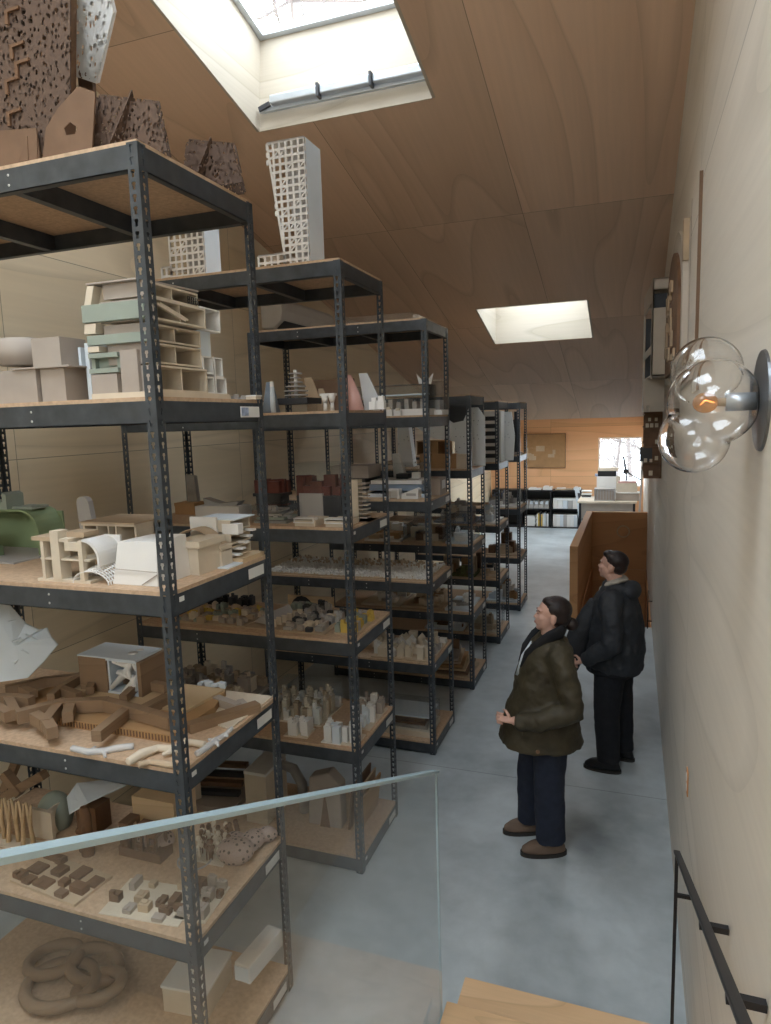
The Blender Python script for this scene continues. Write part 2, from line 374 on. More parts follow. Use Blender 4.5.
b = MB().prism([(XR, Y0, -.15), (XR, YB, -.15), (XR, YB, ZK+.1), (XR, YK, ZK+.1), (XR, Y0, cz(Y0)+.1)], (T_, 0, 0))
struct(b.obj('wall_right', 'wallR'), 'pale plywood wall on the right', 'wall')
b = MB().prism([(XL, Y0, -.15), (XL, YB, -.15), (XL, YB, ZK+.1), (XL, YK, ZK+.1), (XL, Y0, cz(Y0)+.1)], (-T_, 0, 0))
struct(b.obj('wall_left', 'wallL'), 'plywood wall behind the shelving racks', 'wall')
WX = (-.77, .24, .98, 2.18)
b = MB().box(XL, WX[0], YB, YB+T_, -.15, ZK+.1).box(WX[1], XR+T_, YB, YB+T_, -.15, ZK+.1).box(WX[0], WX[1], YB, YB+T_, WX[3], ZK+.1).box(WX[0], WX[1], YB, YB+T_, -.15, WX[2])
struct(b.obj('wall_back', 'wallB'), 'warm plywood wall at the far end', 'wall')
FW = (-1.8, .1, 3.9, 5.1)
b = MB().box(XL-T_, FW[0], Y0-T_, Y0, -.15, cz(Y0)+.1).box(FW[1], XR+T_, Y0-T_, Y0, -.15, cz(Y0)+.1).box(FW[0], FW[1], Y0-T_, Y0, -.15, FW[2]).box(FW[0], FW[1], Y0-T_, Y0, FW[3], cz(Y0)+.1)
struct(b.obj('wall_front', 'wallL'), 'plywood wall behind the viewer', 'wall')
w = struct(MB().box(FW[0], FW[1], Y0-.08, Y0-.04, FW[2], FW[2]+.05).box(FW[0], FW[1], Y0-.08, Y0-.04, FW[3]-.05, FW[3]).box(FW[0], FW[0]+.05, Y0-.08, Y0-.04, FW[2]+.05, FW[3]-.05).box(FW[1]-.05, FW[1], Y0-.08, Y0-.04, FW[2]+.05, FW[3]-.05).obj('window_5', 'white'), 'added window behind the viewer, out of view, for fill light', 'window')  # opening added behind the camera to fill the room with daylight
MB().box(FW[0]+.05, FW[1]-.05, Y0-.065, Y0-.055, FW[2]+.05, FW[3]-.05).obj('window_pane', 'pane', w)
# back window
w = struct(MB().box(WX[0]+.0, WX[1], YB+.06, YB+.1, WX[2], WX[2]+.04).box(WX[0], WX[1], YB+.06, YB+.1, WX[3]-.04, WX[3]).box(WX[0], WX[0]+.04, YB+.06, YB+.1, WX[2]+.04, WX[3]-.04).box(WX[1]-.04, WX[1], YB+.06, YB+.1, WX[2]+.04, WX[3]-.04).obj('window_1', 'white'), 'square window in the far wall looking onto snowy trees', 'window')
MB().box(WX[0]+.04, WX[1]-.04, YB+.075, YB+.085, WX[2]+.04, WX[3]-.04).obj('window_pane', 'pane', w)
# skylights
SD = Vector((0, .12, 1)).normalized(); SH = .64
for k, (x0, x1, y0, y1) in SK.items():
    g_ = .004
    base = [Vector((x, y, cz(y)-.002)) for x, y in ((x0+g_, y0+g_), (x1-g_, y0+g_), (x1-g_, y1-g_), (x0+g_, y1-g_))]
    top = [p+SD*SH for p in base]
    b = MB(); t = .02
    ctr = sum(base, Vector())/4
    for i in range(4):
        a, c = base[i], base[(i+1) % 4]; a2, c2 = top[i], top[(i+1) % 4]
        o_ = ((a+c)/2-ctr); o_.z = 0; o_ = o_.normalized()*t
        v = [a, c, c2, a2, a+o_, c+o_, c2+o_, a2+o_]
        b.add(v, [(0, 1, 2, 3), (7, 6, 5, 4), (0, 4, 5, 1), (1, 5, 6, 2), (2, 6, 7, 3), (3, 7, 4, 0)])
    w = struct(b.obj('window_%d' % (k+1), 'shaft'), {1: 'large roof window above the nearest racks, deep plywood reveal', 2: 'smaller roof window further back in the ceiling', 3: 'added unseen roof window above the foreground stair, for fill light', 4: 'added unseen roof window over the work table, brightening the far end'}[k], 'skylight')
    fr = MB()
    for i in range(4):
        a, c = top[i], top[(i+1) % 4]; inn = (ctr+SD*SH)
        ia, ic = a+(inn-a)*.07, c+(inn-c)*.07
        up = Vector((0, 0, .05))
        fr.add([a, c, ic, ia, a+up, c+up, ic+up, ia+up], [(0, 3, 2, 1), (4, 5, 6, 7), (0, 1, 5, 4), (1, 2, 6, 5), (2, 3, 7, 6), (3, 0, 4, 7)])
    fr.obj('window_frame', 'alu', w)
    inn = ctr+SD*SH; q = [p+(inn-p)*.07+Vector((0, 0, .02)) for p in top]
    MB().prism(q, (0, 0, .01)).obj('window_pane', 'pane', w)
    if k == 1:
        # blind cassette along the far reveal
        bl = MB(); a = base[3]+SD*.13+Vector((.0, -.03, 0)); c = base[2]+SD*.13+Vector((0, -.03, 0))
        bl.beam(a+Vector((.02, 0, 0)), c-Vector((.02, 0, 0)), .03, .035)
        bl.obj('blind_rail', 'alu', w)
        for i in range(3):
            f0, f1 = .10+i*.30, .10+i*.30+.28
            MB().beam(a.lerp(c, f0)+Vector((0, -.035, .035)), a.lerp(c, f1)+Vector((0, -.035, .035)), .055, .06).obj('blind_cassette', 'alu', w, bevel=.01)
            MB().beam(a.lerp(c, f1+.003)+Vector((0, -.04, .03)), a.lerp(c, f1+.016)+Vector((0, -.04, .03)), .07, .085).obj('bracket', 'dark', w)
        MB().beam(a.lerp(c, .02)+Vector((0, -.02, 0)), a.lerp(c, .09)+Vector((0, -.03, .02)), .02, .03).obj('bracket', 'dark', w)
# stairwell behind the parapet
x0, x1, y0, y1 = WELL
b = MB().box(x0, x0+.018, y0, y1, -2.2, -.0).box(x0+.018, x1-.018, y1-.018, y1, -2.2, 0).box(x0+.018, x1-.018, y0, y0+.018, -2.2, -.01).box(x0, x1, y0, y1, -2.22, -2.2)
b.box(x1-.018, x1, y0, y1, -2.2, -.0)
struct(b.obj('trim_1', 'box'), 'plywood lining of the stairwell', 'stairwell')
t = thing('stair_flight', 'plywood stair going down behind the man and the parapet', 'stairs', (0, y0, 0))
for i in range(9):
    MB().box(x0+.02, x1-.02, .02+i*.27, .02+(i+1)*.27, -.21-i*.19, -.17-i*.19).obj('tread', 'box', t)
t = thing('parapet', 'waist-high plywood parapet around the far stairwell', 'parapet', (0, 9.2, 0))
MB().box(x0-.105, x0, -.0, y1-9.2+.1, 0.0, 1.02).obj('side_panel', 'box', t, bevel=.004)
MB().box(x0, x1-.003, y1-9.2, y1-9.2+.1, 0, 1.02).obj('end_panel', 'box', t, bevel=.004)
ring = MB().tube([(-.12+.10*math.cos(a), y1-9.2-.02, .68+.10*math.sin(a)) for a in [i*math.pi/12 for i in range(24)]], .012, 6, True)
ring.obj('ring', 'woodlight', t, True)  # pale ring models a ghost circle reflected on the end panel
t = thing('handrail', 'black metal handrail by the wall behind the man', 'handrail', (.225, 9.1, 0))
MB().beam((0, 0, 0), (0, 0, .5), .014, .014).obj('post', 'black', t)
MB().beam((0, 0, .36), (.05, 0, .36), .012, .012).beam((0, 0, .1), (.05, 0, .1), .012, .012).obj('bracket', 'black', t)

# ------------------------------------------------------------------ near stair, glass railing, handrail
t = thing('staircase', 'oak staircase in the foreground descending to the concrete floor', 'stairs', (0, 2.8, 0))
RISE, RUN = .165, .325
for i in range(7):
    z = RISE*(i+1); y = -RUN*i
    MB().box(-.69, .265, y-RUN-.03, y, z-.04, z).obj('tread', 'tread', t, bevel=.004)
    MB().box(-.68, .262, y-.05, y-.03, z-RISE, z-.04).obj('riser', 'tread', t)
MB().box(-.69, .265, -RUN*7-2.4, -RUN*7-.03, RISE*7, RISE*7+.1).obj('landing', 'tread', t)
t = thing('glass_railing', 'clear glass balustrade panel beside the foreground stair', 'railing', (-.73, 0, 0))
gx = 0.0; th = .016; ye = 2.52; zt = 1.318; sl = .461
ys_ = -.2
P_ = [(gx, ys_, zt+sl*(ye-ys_)), (gx, ys_, .62), (gx, ye-1.0, .02), (gx, ye, .02), (gx, ye, zt)]
MB().prism([(gx-th/2, p[1], p[2]) for p in P_], (th, 0, 0)).obj('glass_panel', 'rail', t)
MB().beam((0, ys_, zt+sl*(ye-ys_)+.003), (0, ye, zt+.003), th+.016, .009).obj('top_edge', 'edge', t)
MB().beam((0, ye+.001, .02), (0, ye+.001, zt), .008, .004).obj('end_edge', 'edge', t)
t = thing('handrail', 'black steel handrail on the right wall of the foreground stair', 'handrail', (.2, 2.81, 0))
hr = [(0, 0, .965), (0, -.9, 1.37), (0, -1.62, 1.69), (0, -2.6, 2.13)]
MB().beam(hr[0], hr[-1], .024, .012).obj('rail', 'black', t, bevel=.002)
MB().beam((0, -.006, 0), (0, -.006, .965), .013, .013).obj('post', 'black', t)
MB().box(0, .075, -.012, .0, .77, .785).obj('bracket', 'black', t)
for yy, zz in ((-.88, 1.33), (-1.40, 1.565), (-2.1, 1.88)):
    MB().box(0, .075, yy-.009, yy+.009, zz-.026, zz-.008).obj('bracket', 'black', t)

# ------------------------------------------------------------------ shelving racks
def post_mesh(h, sx, sy, fl=.043, th=.0022, pitch=.0385):
    b = MB(); n = int(h/pitch); pitch = h/n
    key = [(-.0045, -.0125), (.0045, -.0125), (.0045, -.001), (.0085, .004), (.0065, .0115), (-.0065, .0115), (-.0085, .004), (-.0045, -.001)]
    for ax_ in (0, 1):
        def P(a, z, d):
            return (sx*a, sy*d, z) if ax_ == 0 else (sx*d, sy*a, z)
        for i in range(n):
            zc = (i+.5)*pitch; z0, z1 = i*pitch, (i+1)*pitch; xc = fl*.56
            outer = [(th, z0), (fl, z0), (fl, zc-.001), (fl, zc+.004), (fl, z1), (th, z1), (th, zc+.004), (th, zc-.001)]
            if ax_ == 0: outer = [(0 if q[0] == th else q[0], q[1]) for q in outer]
            for d, fl_ in ((0, 0), (th, 1)):
                k = len(b.v)
                for q in outer: b.v.append(Vector(P(q[0], q[1], d)))
                for q in key: b.v.append(Vector(P(xc+q[0], zc+q[1], d)))
                for j in range(8):
                    f = (k+j, k+(j+1) % 8, k+8+(j+1) % 8, k+8+j)
                    b.f.append(f if fl_ else f[::-1])
            k2 = len(b.v)-16
            k1 = k2-16
            for j in range(8): b.f.append((k1+8+j, k1+8+(j+1) % 8, k2+8+(j+1) % 8, k2+8+j))
            b.f.append((k1+1, k1+4, k2+4, k2+1))
    return b.mesh('post', 'steel')
PM = {}
def post(h, sx, sy):
    k = (round(h, 2), sx, sy)
    if k not in PM: PM[k] = post_mesh(h, sx, sy)
    return PM[k]
RW = 1.55
def rack(xa, y0, dp, levels, H, label):
    t = thing('shelving_rack', label, 'shelving rack', (xa, y0, 0), 0, 'steel shelving racks along the aisle')
    for (px_, py_, sx, sy) in ((0, 0, -1, 1), (0, dp, -1, -1), (-RW, 0, 1, 1), (-RW, dp, 1, -1)):
        o = D.objects.new('post', post(H, sx, sy)); C.objects.link(o); o.parent = t; o.location = (px_, py_, 0)
    bh = .078; e = .0035
    for li, z in enumerate(levels):
        for yy, s in ((e, 1), (dp-e, -1)):
            b = MB().box(-RW+.003, -.003, min(yy, yy+s*.003), max(yy, yy+s*.003), z-bh, z).box(-RW+.045, -.045, min(yy, yy+s*.03), max(yy, yy+s*.03), z-bh, z-bh+.003)
            b.obj('beam', 'steel', t)
        for xx, s in ((-e, -1), (-RW+e, 1)):
            b = MB().box(min(xx, xx+s*.003), max(xx, xx+s*.003), .008, dp-.008, z-bh, z).box(min(xx, xx+s*.03), max(xx, xx+s*.03), .045, dp-.045, z-bh, z-bh+.003)
            b.obj('beam', 'steel', t)
        for f in (.36, .70):
            xx = -RW*f
            MB().box(xx-.018, xx+.018, .008, dp-.008, z-bh+.003, z-.004).obj('tie_beam', 'steel', t)
            rv = MB()
            for zz in (z-.022, z-.056): rv.ball((xx, e-.001, zz), (.005, .0025, .005), 8).ball((xx, dp-e+.001-.007, zz), (.005, .0025, .005), 8)
            rv.obj('rivet', 'zinc', t)
        MB().box(-RW+.006, -.0075, .0085, dp-.0085, z-.003, z+.0145).obj('shelf_board', 'board', t)
        if li < len(levels)-2:
            MB().box(.0, .0015, dp*.73, dp*.73+.125, z-.058, z-.014).obj('label_plate', 'lab', t)
            MB().box(.0, .0015, .05, .078, z-.03, z-.012).obj('tag', 'lab', t)
    return t
LV = [.095, .775, 1.455, 2.125, 2.80]
RK = [(-1.525, 1.949, .72, [.095, .779, 1.475, 2.147, 2.834, 3.66], 3.665, 'nearest tall dark steel shelving rack, brown perforated models on top'),
      (-1.502, 3.542, .67, [.09, .785, 1.455, 2.125, 2.793, 3.612], 3.615, 'second tall steel rack from the viewer, white lattice towers on top'),
      (-1.481, 5.107, .656, [.09, .765, 1.44, 2.10, 2.763, 3.495], 3.50, 'third tall steel rack, last of the high ones, flat acrylic sheet on top'),
      (-1.471, 6.538, .652, [.085, .78, 1.475, 2.235, 2.955], 2.96, 'fourth steel rack, first of the lower ones, with white dotted panels'),
      (-1.472, 8.018, .67, [.085, .785, 1.45, 2.20, 2.92], 2.925, 'fifth steel rack holding a white tower with black windows'),
      (-1.451, 9.5, .668, [.085, .76, 1.46, 2.20, 2.93], 2.935, 'farthest steel rack at the end of the aisle row')]
for r in RK: rack(*r)
def sz(r, l): return RK[r-1][3][l-1] + .0148      # top of board: rack r, level l (1 = lowest)

# ------------------------------------------------------------------ models on the shelves
def model(name, label, cat, loc, rz=0, group=None): return thing(name, label, cat, loc, rz, group)
def bx(t, name, mat, c, d, rz=0, bevel=0): return MB().cbox(c, d, rz).obj(name, mat, t, bevel=bevel)
def shellbox(b, x0, x1, y0, y1, z0, z1, w=.006, open_='x+'):
    """box with one open side"""
    b.box(x0, x1, y0, y1, z0, z0+w).box(x0, x1, y0, y1, z1-w, z1)
    if open_ != 'y-': b.box(x0, x1, y0, y0+w, z0+w, z1-w)
    if open_ != 'y+': b.box(x0, x1, y1-w, y1, z0+w, z1-w)
    if open_ != 'x-': b.box(x0, x0+w, y0+w, y1-w, z0+w, z1-w)
    if open_ != 'x+': b.box(x1-w, x1, y0+w, y1-w, z0+w, z1-w)
    return b
def acrylic_case(t, w, d, h, z=0, mat='acryl', name='clear_cover'):
    b = MB(); q = .004
    b.box(-w/2, w/2, -d/2, -d/2+q, z, z+h).box(-w/2, w/2, d/2-q, d/2, z, z+h).box(-w/2, -w/2+q, -d/2+q, d/2-q, z, z+h).box(w/2-q, w/2, -d/2+q, d/2-q, z, z+h).box(-w/2, w/2, -d/2, d/2, z+h, z+h+q)
    return b.obj(name, mat, t)
def fit(loc, w, d, rz=0):
    x, y, z_ = loc
    for r in RK:
        if r[1]-.2 < y < r[1]+r[2]+.2:
            dd, ww = d/2+abs(math.sin(rz))*w/2, w/2+abs(math.sin(rz))*d/2
            x = min(max(x, r[0]-RW+.05+ww), r[0]-.03-ww)
            lo, hi = r[1]+.02+dd, r[1]+r[2]-.02-dd
            y = (lo+hi)/2 if lo > hi else min(max(y, lo), hi)
    return (x, y, z_)
def city(label, loc, w, d, n, mats, hr=(.03, .1), bs=(.03, .07), rz=0, base='cream', group=None, name='city_model', cat='architectural model', seed=0, cover=0, pitched=False, bt=.012, grid=False):
    rn = random.Random(seed)
    t = model(name, label, cat, fit(loc, w, d, rz), rz, group)
    bx(t, 'base', base, (0, 0, 0), (w, d, bt))
    pts = []
    tries = 0
    while len(pts) < n and tries < 4000:
        tries += 1
        a, c_ = rn.uniform(*bs), rn.uniform(*bs)
        x, y = rn.uniform(-w/2+a/2, w/2-a/2), rn.uniform(-d/2+c_/2, d/2-c_/2)
        if all(abs(x-p[0]) > (a+p[2])/2+.002 or abs(y-p[1]) > (c_+p[3])/2+.002 for p in pts): pts.append((x, y, a, c_))
    for (x, y, a, c_) in pts:
        h = rn.uniform(*hr); mt = rn.choice(mats)
        b = MB()
        if pitched and rn.random() < .7:
            b.box(x-a/2, x+a/2, y-c_/2, y+c_/2, bt, bt+h*.6)
            b.prism([(x-a/2, y-c_/2, bt+h*.6), (x+a/2, y-c_/2, bt+h*.6), (x, y-c_/2, bt+h)], (0, c_, 0))
        else:
            b.box(x-a/2, x+a/2, y-c_/2, y+c_/2, bt, bt+h)
            if rn.random() < .5: b.box(x-a/3, x+a/4, y-c_/4, y+c_/3, bt+h, bt+h+h*.18)
            if rn.random() < .4: b.box(x-a/2+.001, x, y-c_/2+.001, y, bt+h+.0003, bt+h*1.35)
        b.obj('building_block', mt, t)
    if cover: acrylic_case(t, w, d, cover, bt)
    return t
def lattice(b, xl, xr, z0, z1, y, nx, nz, w=.006, th=.006, leftf=None, diag=None, rn=None):
    """bars of a flat lattice in an x-z plane; leftf(z) = left boundary"""
    lf = leftf or (lambda z: xl)
    dz = (z1-z0)/nz; dx = (xr-xl)/nx
    for i in range(nz+1):
        z = z0+i*dz; b.box(lf(z), xr, y, y+th, z-w/2, z+w/2)
    for j in range(nx+1):
        x = xl+j*dx
        for i in range(nz):
            za, zb = z0+i*dz+w/2, z0+(i+1)*dz-w/2
            if x >= lf((za+zb)/2)-dx*.35: b.box(x-w/2, x+w/2, y, y+th, za, zb)
            if rn and j < nx and x >= lf((za+zb)/2)-.001 and rn.random() < .25:
                b.beam((x+w/2, y+th/2, za), (x+dx-w/2, y+th/2, zb), w*.8, th*.98)
    # slanted edge
    for i in range(nz):
        za, zb = z0+i*dz, z0+(i+1)*dz
        b.beam((lf(za), y+th/2, za), (lf(zb), y+th/2, zb), w, th*.99)

# ---- rack 1, top: perforated brown models
z = sz(1, 6)
def panel_px(b, pts, y, th): return b.prism([ay(u, v, y) for u, v in pts], (0, th, 0))
t = thing('perforated_tower_model', 'tall brown perforated tower model rising out of the top left corner', 'architectural model', (0, 2.2, z))
def rel(b, t):
    T = Matrix.Translation(-t.location); b.v = [T @ p for p in b.v]; return b
def clampz(b, z0):
    for p in b.v:
        if p.z < z0: p.z = z0
    return b
b = panel_px(MB(), [(-30, 168), (52, 152), (70, 100), (70, -60), (-30, -60)], 2.12, .006)
clampz(b, z); rel(b, t).obj('front_wall', 'perfbrown', t)
b = panel_px(MB(), [(-30, 150), (60, 130), (74, 30), (72, -60), (-30, -60)], 2.30, .006)
clampz(b, z); rel(b, t).obj('back_wall', 'perfbrown', t)
fb = MB()
for u in (-20, 8, 40): fb.prism([ay(u, -50, 2.126), ay(u, 150, 2.126), ay(u+2, 150, 2.126), ay(u+2, -50, 2.126)], (0, .165, 0))
clampz(fb, z); rel(fb, t).obj('inner_rib', 'brown', t)
for (u, v) in ((4, 10), (9, 45), (4, 80), (14, 62), (6, 112)):
    lb = MB().prism([ay(u, v, 2.11), ay(u+14, v-5, 2.11), ay(u+14, v-2, 2.11), ay(u+3, v+2, 2.11), ay(u+4, v+14, 2.11), ay(u+1, v+14, 2.11)], (0, .008, 0)); rel(lb, t).obj('relief_strip', 'wooddark', t)
t = thing('perforated_tower_model', 'white faceted perforated tower piece beside the brown tower', 'architectural model', (0, 2.36, z))
pts = [(68, -40), (98, -40), (113, 12), (96, 83), (75, 76)]
P3 = [ay(u, v, 2.36) for u, v in pts]
b = MB().prism(P3, (0, .008, 0)); rel(b, t).obj('front_facet', 'perfwhite', t)
b = MB().prism([ay(100, -40, 2.37), ay(113, 12, 2.37), ay(96, 83, 2.37), ay(99, 83, 2.50), ay(116, 12, 2.52), ay(104, -40, 2.52)], (.004, 0, 0)); rel(b, t).obj('side_facet', 'white', t)
b = MB().box(ay(78, 80, 2.42).x, ay(92, 80, 2.42).x, 2.42, 2.44, z, ay(80, 76, 2.4).z+.05); rel(b, t).obj('support', 'brown', t)
t = thing('folded_card_model', 'low brown folded card model with a pentagonal hole under the tower', 'architectural model', (0, 2.06, z))
b = MB()
pent = [ay(64, 128, 2.04), ay(70, 122, 2.04), ay(77, 127, 2.04), ay(75, 134, 2.04), ay(66, 135, 2.04)]
panel_px(b, [(42, 160), (46, 128), (58, 108), (64, 128), (66, 135), (75, 134), (92, 150), (92, 160)], 2.04, .005)
panel_px(b, [(58, 108), (78, 86), (95, 92), (92, 150), (75, 134), (77, 127), (70, 122), (64, 128)], 2.04, .005)
clampz(b, z); rel(b, t).obj('front_facet', 'brown', t)
b = MB()
for (ua, ub) in ((28, 33), (18, 24)):
    panel_px(b, [(ua, 162), (ub+4, 160), (ua+9, 136)], 2.02, .004)
panel_px(b, [(-20, 172), (40, 160), (36, 128), (-20, 132)], 2.10, .006)
clampz(b, z); rel(b, t).obj('triangular_prop', 'brown', t)
def fin_box(label, pts, y, fin, loc_y, seed):
    t = thing('perforated_card_model', label, 'architectural model', (0, loc_y, z))
    b = panel_px(MB(), pts, y, .005); clampz(b, z); rel(b, t).obj('front_wall', 'perfbrown2', t)
    b = panel_px(MB(), [(u+3, v-3) for u, v in pts], y+.12, .005); clampz(b, z); rel(b, t).obj('back_wall', 'perfbrown2', t)
    a0, a1, a2 = fin
    q1, q0, q2 = ay(*a1, y), ay(a1[0]-1, 300, y), ay(a1[0]+4, 300, y)
    b = MB().prism([q0+Vector((0, -.07, 0)), q1, q0+Vector((0, .16, 0))], (.005, 0, 0))
    clampz(b, z); rel(b, t).obj('fin', 'perfbrown2', t)
fin_box('wider brown perforated box model with an upright fin near the rack corner', [(92, 150), (96, 97), (156, 104), (168, 160), (150, 160)], 2.08, ((128, 140), (131, 90), (135, 140)), 2.08, 1)
fin_box('smaller brown perforated box model with an upright fin, nearest the far corner', [(182, 176), (186, 142), (232, 146), (243, 200), (225, 200)], 2.45, ((207, 180), (210, 137), (214, 186)), 2.45, 2)
t = thing('curled_film_model', 'curled clear plastic sheet between the two brown perforated boxes', 'plastic sheet', tuple(ay(171, 158, 2.3))[:2]+(z,))
b = MB(); rr = .05; seg = []
for i in range(9):
    a = math.pi*i/8; seg.append((rr*math.cos(a), rr*math.sin(a)*1.2))
for i in range(8):
    (xa, za), (xb, zb) = seg[i], seg[i+1]
    b.add([(xa, 0, za), (xb, 0, zb), (xb, .2, zb), (xa, .2, za), (xa*1.03, 0, za*1.03), (xb*1.03, 0, zb*1.03), (xb*1.03, .2, zb*1.03), (xa*1.03, .2, za*1.03)], [(0, 1, 2, 3), (7, 6, 5, 4), (0, 4, 5, 1), (2, 6, 7, 3)])
b.obj('sheet', 'frost', t, True)

# ---- rack 1, level 5
z = sz(1, 5)
p = az(0, 404, z)
ya = 2.02
def xat(u, v, y): return ay(u, v, y).x
t = thing('massing_model', 'taupe massing model of stacked boxes and a curved drum, nearest rack at left', 'architectural model', (xat(40, 400, 2.0), 2.0, z))
k = .0037
bx(t, 'lower_block', 'taupe', (-.14, .09, 0), (.24, .16, .125))
MB().cyl((-.17, .11, .15), .09, .10, 28).obj('drum', 'taupe', t, True)
bx(t, 'floor_plate', 'taupe', (.01, .10, .125), (.28, .20, .006))
bx(t, 'lower_block', 'taupe', (.05, .08, 0), (.115, .12, .125))
bx(t, 'upper_block', 'taupe', (.035, .08, .131), (.135, .13, .105), 0)
bx(t, 'tower_slab', 'cool', (.155, .14, 0), (.018, .10, .215))
bx(t, 'tower_slab', 'cool', (.125, .12, .131), (.012, .07, .07))
t = thing('section_model', 'tall stepped building section model with green-grey bands on the nearest rack', 'architectural model', (-1.60, 2.02, z))
# local: front face y=0.., right side x=0 open rooms
bx(t, 'base', 'cream', (-.12, .2, 0), (.28, .40, .022))
fl = [(.022, .115, -.24, 0.02), (.122, .195, -.24, .0), (.20, .262, -.25, .0), (.27, .345, -.26, .03), (.352, .405, -.24, .0)]
b = MB()
for (z0, z1, xl, dx) in fl: shellbox(b, xl+.06, dx-.005, .03, .33, z0, z1, .007, 'x+')
for (z0, z1, xl, dx) in fl: b.box(xl+.065, dx-.01, .17, .176, z0+.007, z1-.007)
b.obj('room_shells', 'cream', t)
b = MB()
for (z0, z1, xl, dx) in fl: b.box(xl+.05, dx-.01, .022, .03, z0, z1)
b.obj('front_wall', 'taupe', t)
MB().box(-.27, .0, -.004, .021, .275, .335).obj('green_band', 'greengrey', t); MB().box(-.26, -.0, -.0, .021, .195, .228).obj('green_band', 'greengrey', t)
shellbox(MB(), -.26, -.13, -.002, .05, .095, .165, .016, 'y-').obj('green_window_box', 'greengrey', t)
MB().box(-.255, -.14, .0, .021, .022, .09).obj('lower_wall', 'taupe', t); MB().box(-.125, -.05, .005, .021, .022, .17).obj('lower_wall', 'taupe', t)
MB().prism([(-.26, .0, .335), (-.26, .04, .335), (-.24, .04, .40), (-.24, .0, .40)], (.03, 0, 0)).obj('side_screen', 'cream', t); MB().prism([(-.27, 0, .235), (-.27, .05, .235), (-.265, .05, .27), (-.265, 0, .27)], (.05, 0, 0)).obj('side_screen', 'cream', t); MB().prism([(-.26, 0, .17), (-.26, .05, .17), (-.26, .05, .19), (-.26, 0, .19)], (.05, 0, 0)).obj('side_screen', 'cream', t)
b = MB(); lattice(b, -.0, .075, .0, .03, 0, 5, 2, .003, .004)
b.v = [Matrix.Translation((.0, .26, .362)) @ Matrix.Rotation(R(90), 4, 'Z') @ Matrix.Scale(.8, 4) @ q for q in b.v]; b.obj('window_grid', 'black', t)
MB().beam((.02, .04, .325), (.02, .2, .285), .012, .008).beam((.02, .06, .33), (.02, .22, .29), .004, .008).obj('stair_ramp', 'cream', t)
MB().prism([(-.245, .0, .405), (-.02, .0, .405), (.0, .33, .412), (-.23, .33, .405)], (0, 0, .006)).obj('roof', 'taupe', t)
for (y0, y1, z0, z1) in ((.33, .47, .27, .36), (.33, .40, .10, .17), (.41, .47, .09, .17), (.33, .40, .022, .09), (.41, .49, .022, .09)): shellbox(MB(), -.16, .0, y0, y1, z0, z1, .006, 'x+').obj('rear_room', 'white', t)
MB().box(-.14, -.02, .33, .42, .17, .27).obj('rear_stack', 'cool', t)
bx(t, 'base', 'cream', (-.10, .42, 0), (.22, .16, .022))
q = ay(236, 397, 2.56)
t = thing('small_site_model', 'tiny dark model pieces right of the tall section model', 'architectural model', (q.x, 2.56, z))
for i in range(5): bx(t, 'piece', 'stone', (-.04+i*.02, .01*(i % 2), 0), (.018, .02, .012+.006*(i % 3)), i*.4)
q = ay(252, 398, 2.58)
t = thing('flat_box', 'small flat white box at the far corner of the fifth shelf', 'box', (q.x, 2.58, z))
bx(t, 'lid', 'white', (0, 0, .012), (.07, .05, .005)); bx(t, 'tray', 'cream', (0, 0, 0), (.066, .046, .012))
t = thing('printed_label', 'printed paper label on the aisle beam of the nearest rack', 'label', (-1.522, 2.48, z-.075))
MB().box(-.001, .001, 0, .15, 0, .045).obj('paper', 'paper', t); MB().box(.001, .002, .005, .06, .006, .04).obj('printed_picture', 'pblue', t)

# ---- rack 1, level 4
z = sz(1, 4)
def arch_section(t, w, d, h, mat, nfl=2):
    b = MB()
    b.box(-w/2, w/2, 0, d, 0, .01)
    for i in range(1, nfl): b.box(-w/2+.02, w/2, 0.004, d, h*i/nfl, h*i/nfl+.007)
    b.box(-w/2+.03, w/2-.09, 0, d, h-.012, h)
    return b
t = thing('massing_model', 'sage green curved hall model at the far left of the white models', 'architectural model', (xat(14, 560, 2.40), 2.40, z)); t.scale = (1.2, 1, 1.15)
b = MB()
for i in range(7):
    a0 = math.pi/2*i/6; a1 = math.pi/2*(i+1)/6
    if i < 6: b.prism([(.05+.09*math.sin(a0), 0, .10+.09*math.cos(a0)), (.05+.09*math.sin(a1), 0, .10+.09*math.cos(a1)), (.05+.082*math.sin(a1), 0, .10+.082*math.cos(a1)), (.05+.082*math.sin(a0), 0, .10+.082*math.cos(a0))], (0, .16, 0))
b.box(-.25, .05, 0, .16, .182, .19).box(-.25, .14, .15, .16, 0, .17).box(.132, .14, 0, .16, 0, .10)
b.obj('curved_shell', 'green', t)
MB().prism([(-.06, 0, .19), (-.01, 0, .19), (-.01, 0, .25), (-.03, 0, .26), (-.03, 0, .22), (-.06, 0, .23)], (0, .1, 0)).box(.0, .10, .02, .12, .19, .2).obj('roof_light', 'greengrey', t)
bx(t, 'lower_block', 'green', (-.13, -.10, 0), (.22, .14, .045)); bx(t, 'lower_block', 'green', (-.15, -.10, .075), (.2, .12, .06))
b = MB()
for i in range(6): b.cbox((-.22+i*.035, -.165, .045), (.008, .01, .03))
b.obj('figures', 'greycard', t)
bx(t, 'base', 'greycard', (-.05, 0, 0), (.42, .34, .006))
t = thing('section_model', 'pale cut-away house section model with a rounded corner', 'architectural model', (xat(64, 585, 2.0), 2.0, z))
b = arch_section(t, .26, .13, .17, 'white', 2)
b.box(-.045, -.005, -.004, .05, .0105, .20).box(-.10, -.085, -.001, .1, .0105, .1575).box(-.07, -.06, .02, .1, .0105, .157)
b.box(.085, .1045, -.002, .02, .0105, .164).box(.03, .04, .06, .129, .0105, .157).box(.02, .0845, -.0012, .02, .125, .1575)
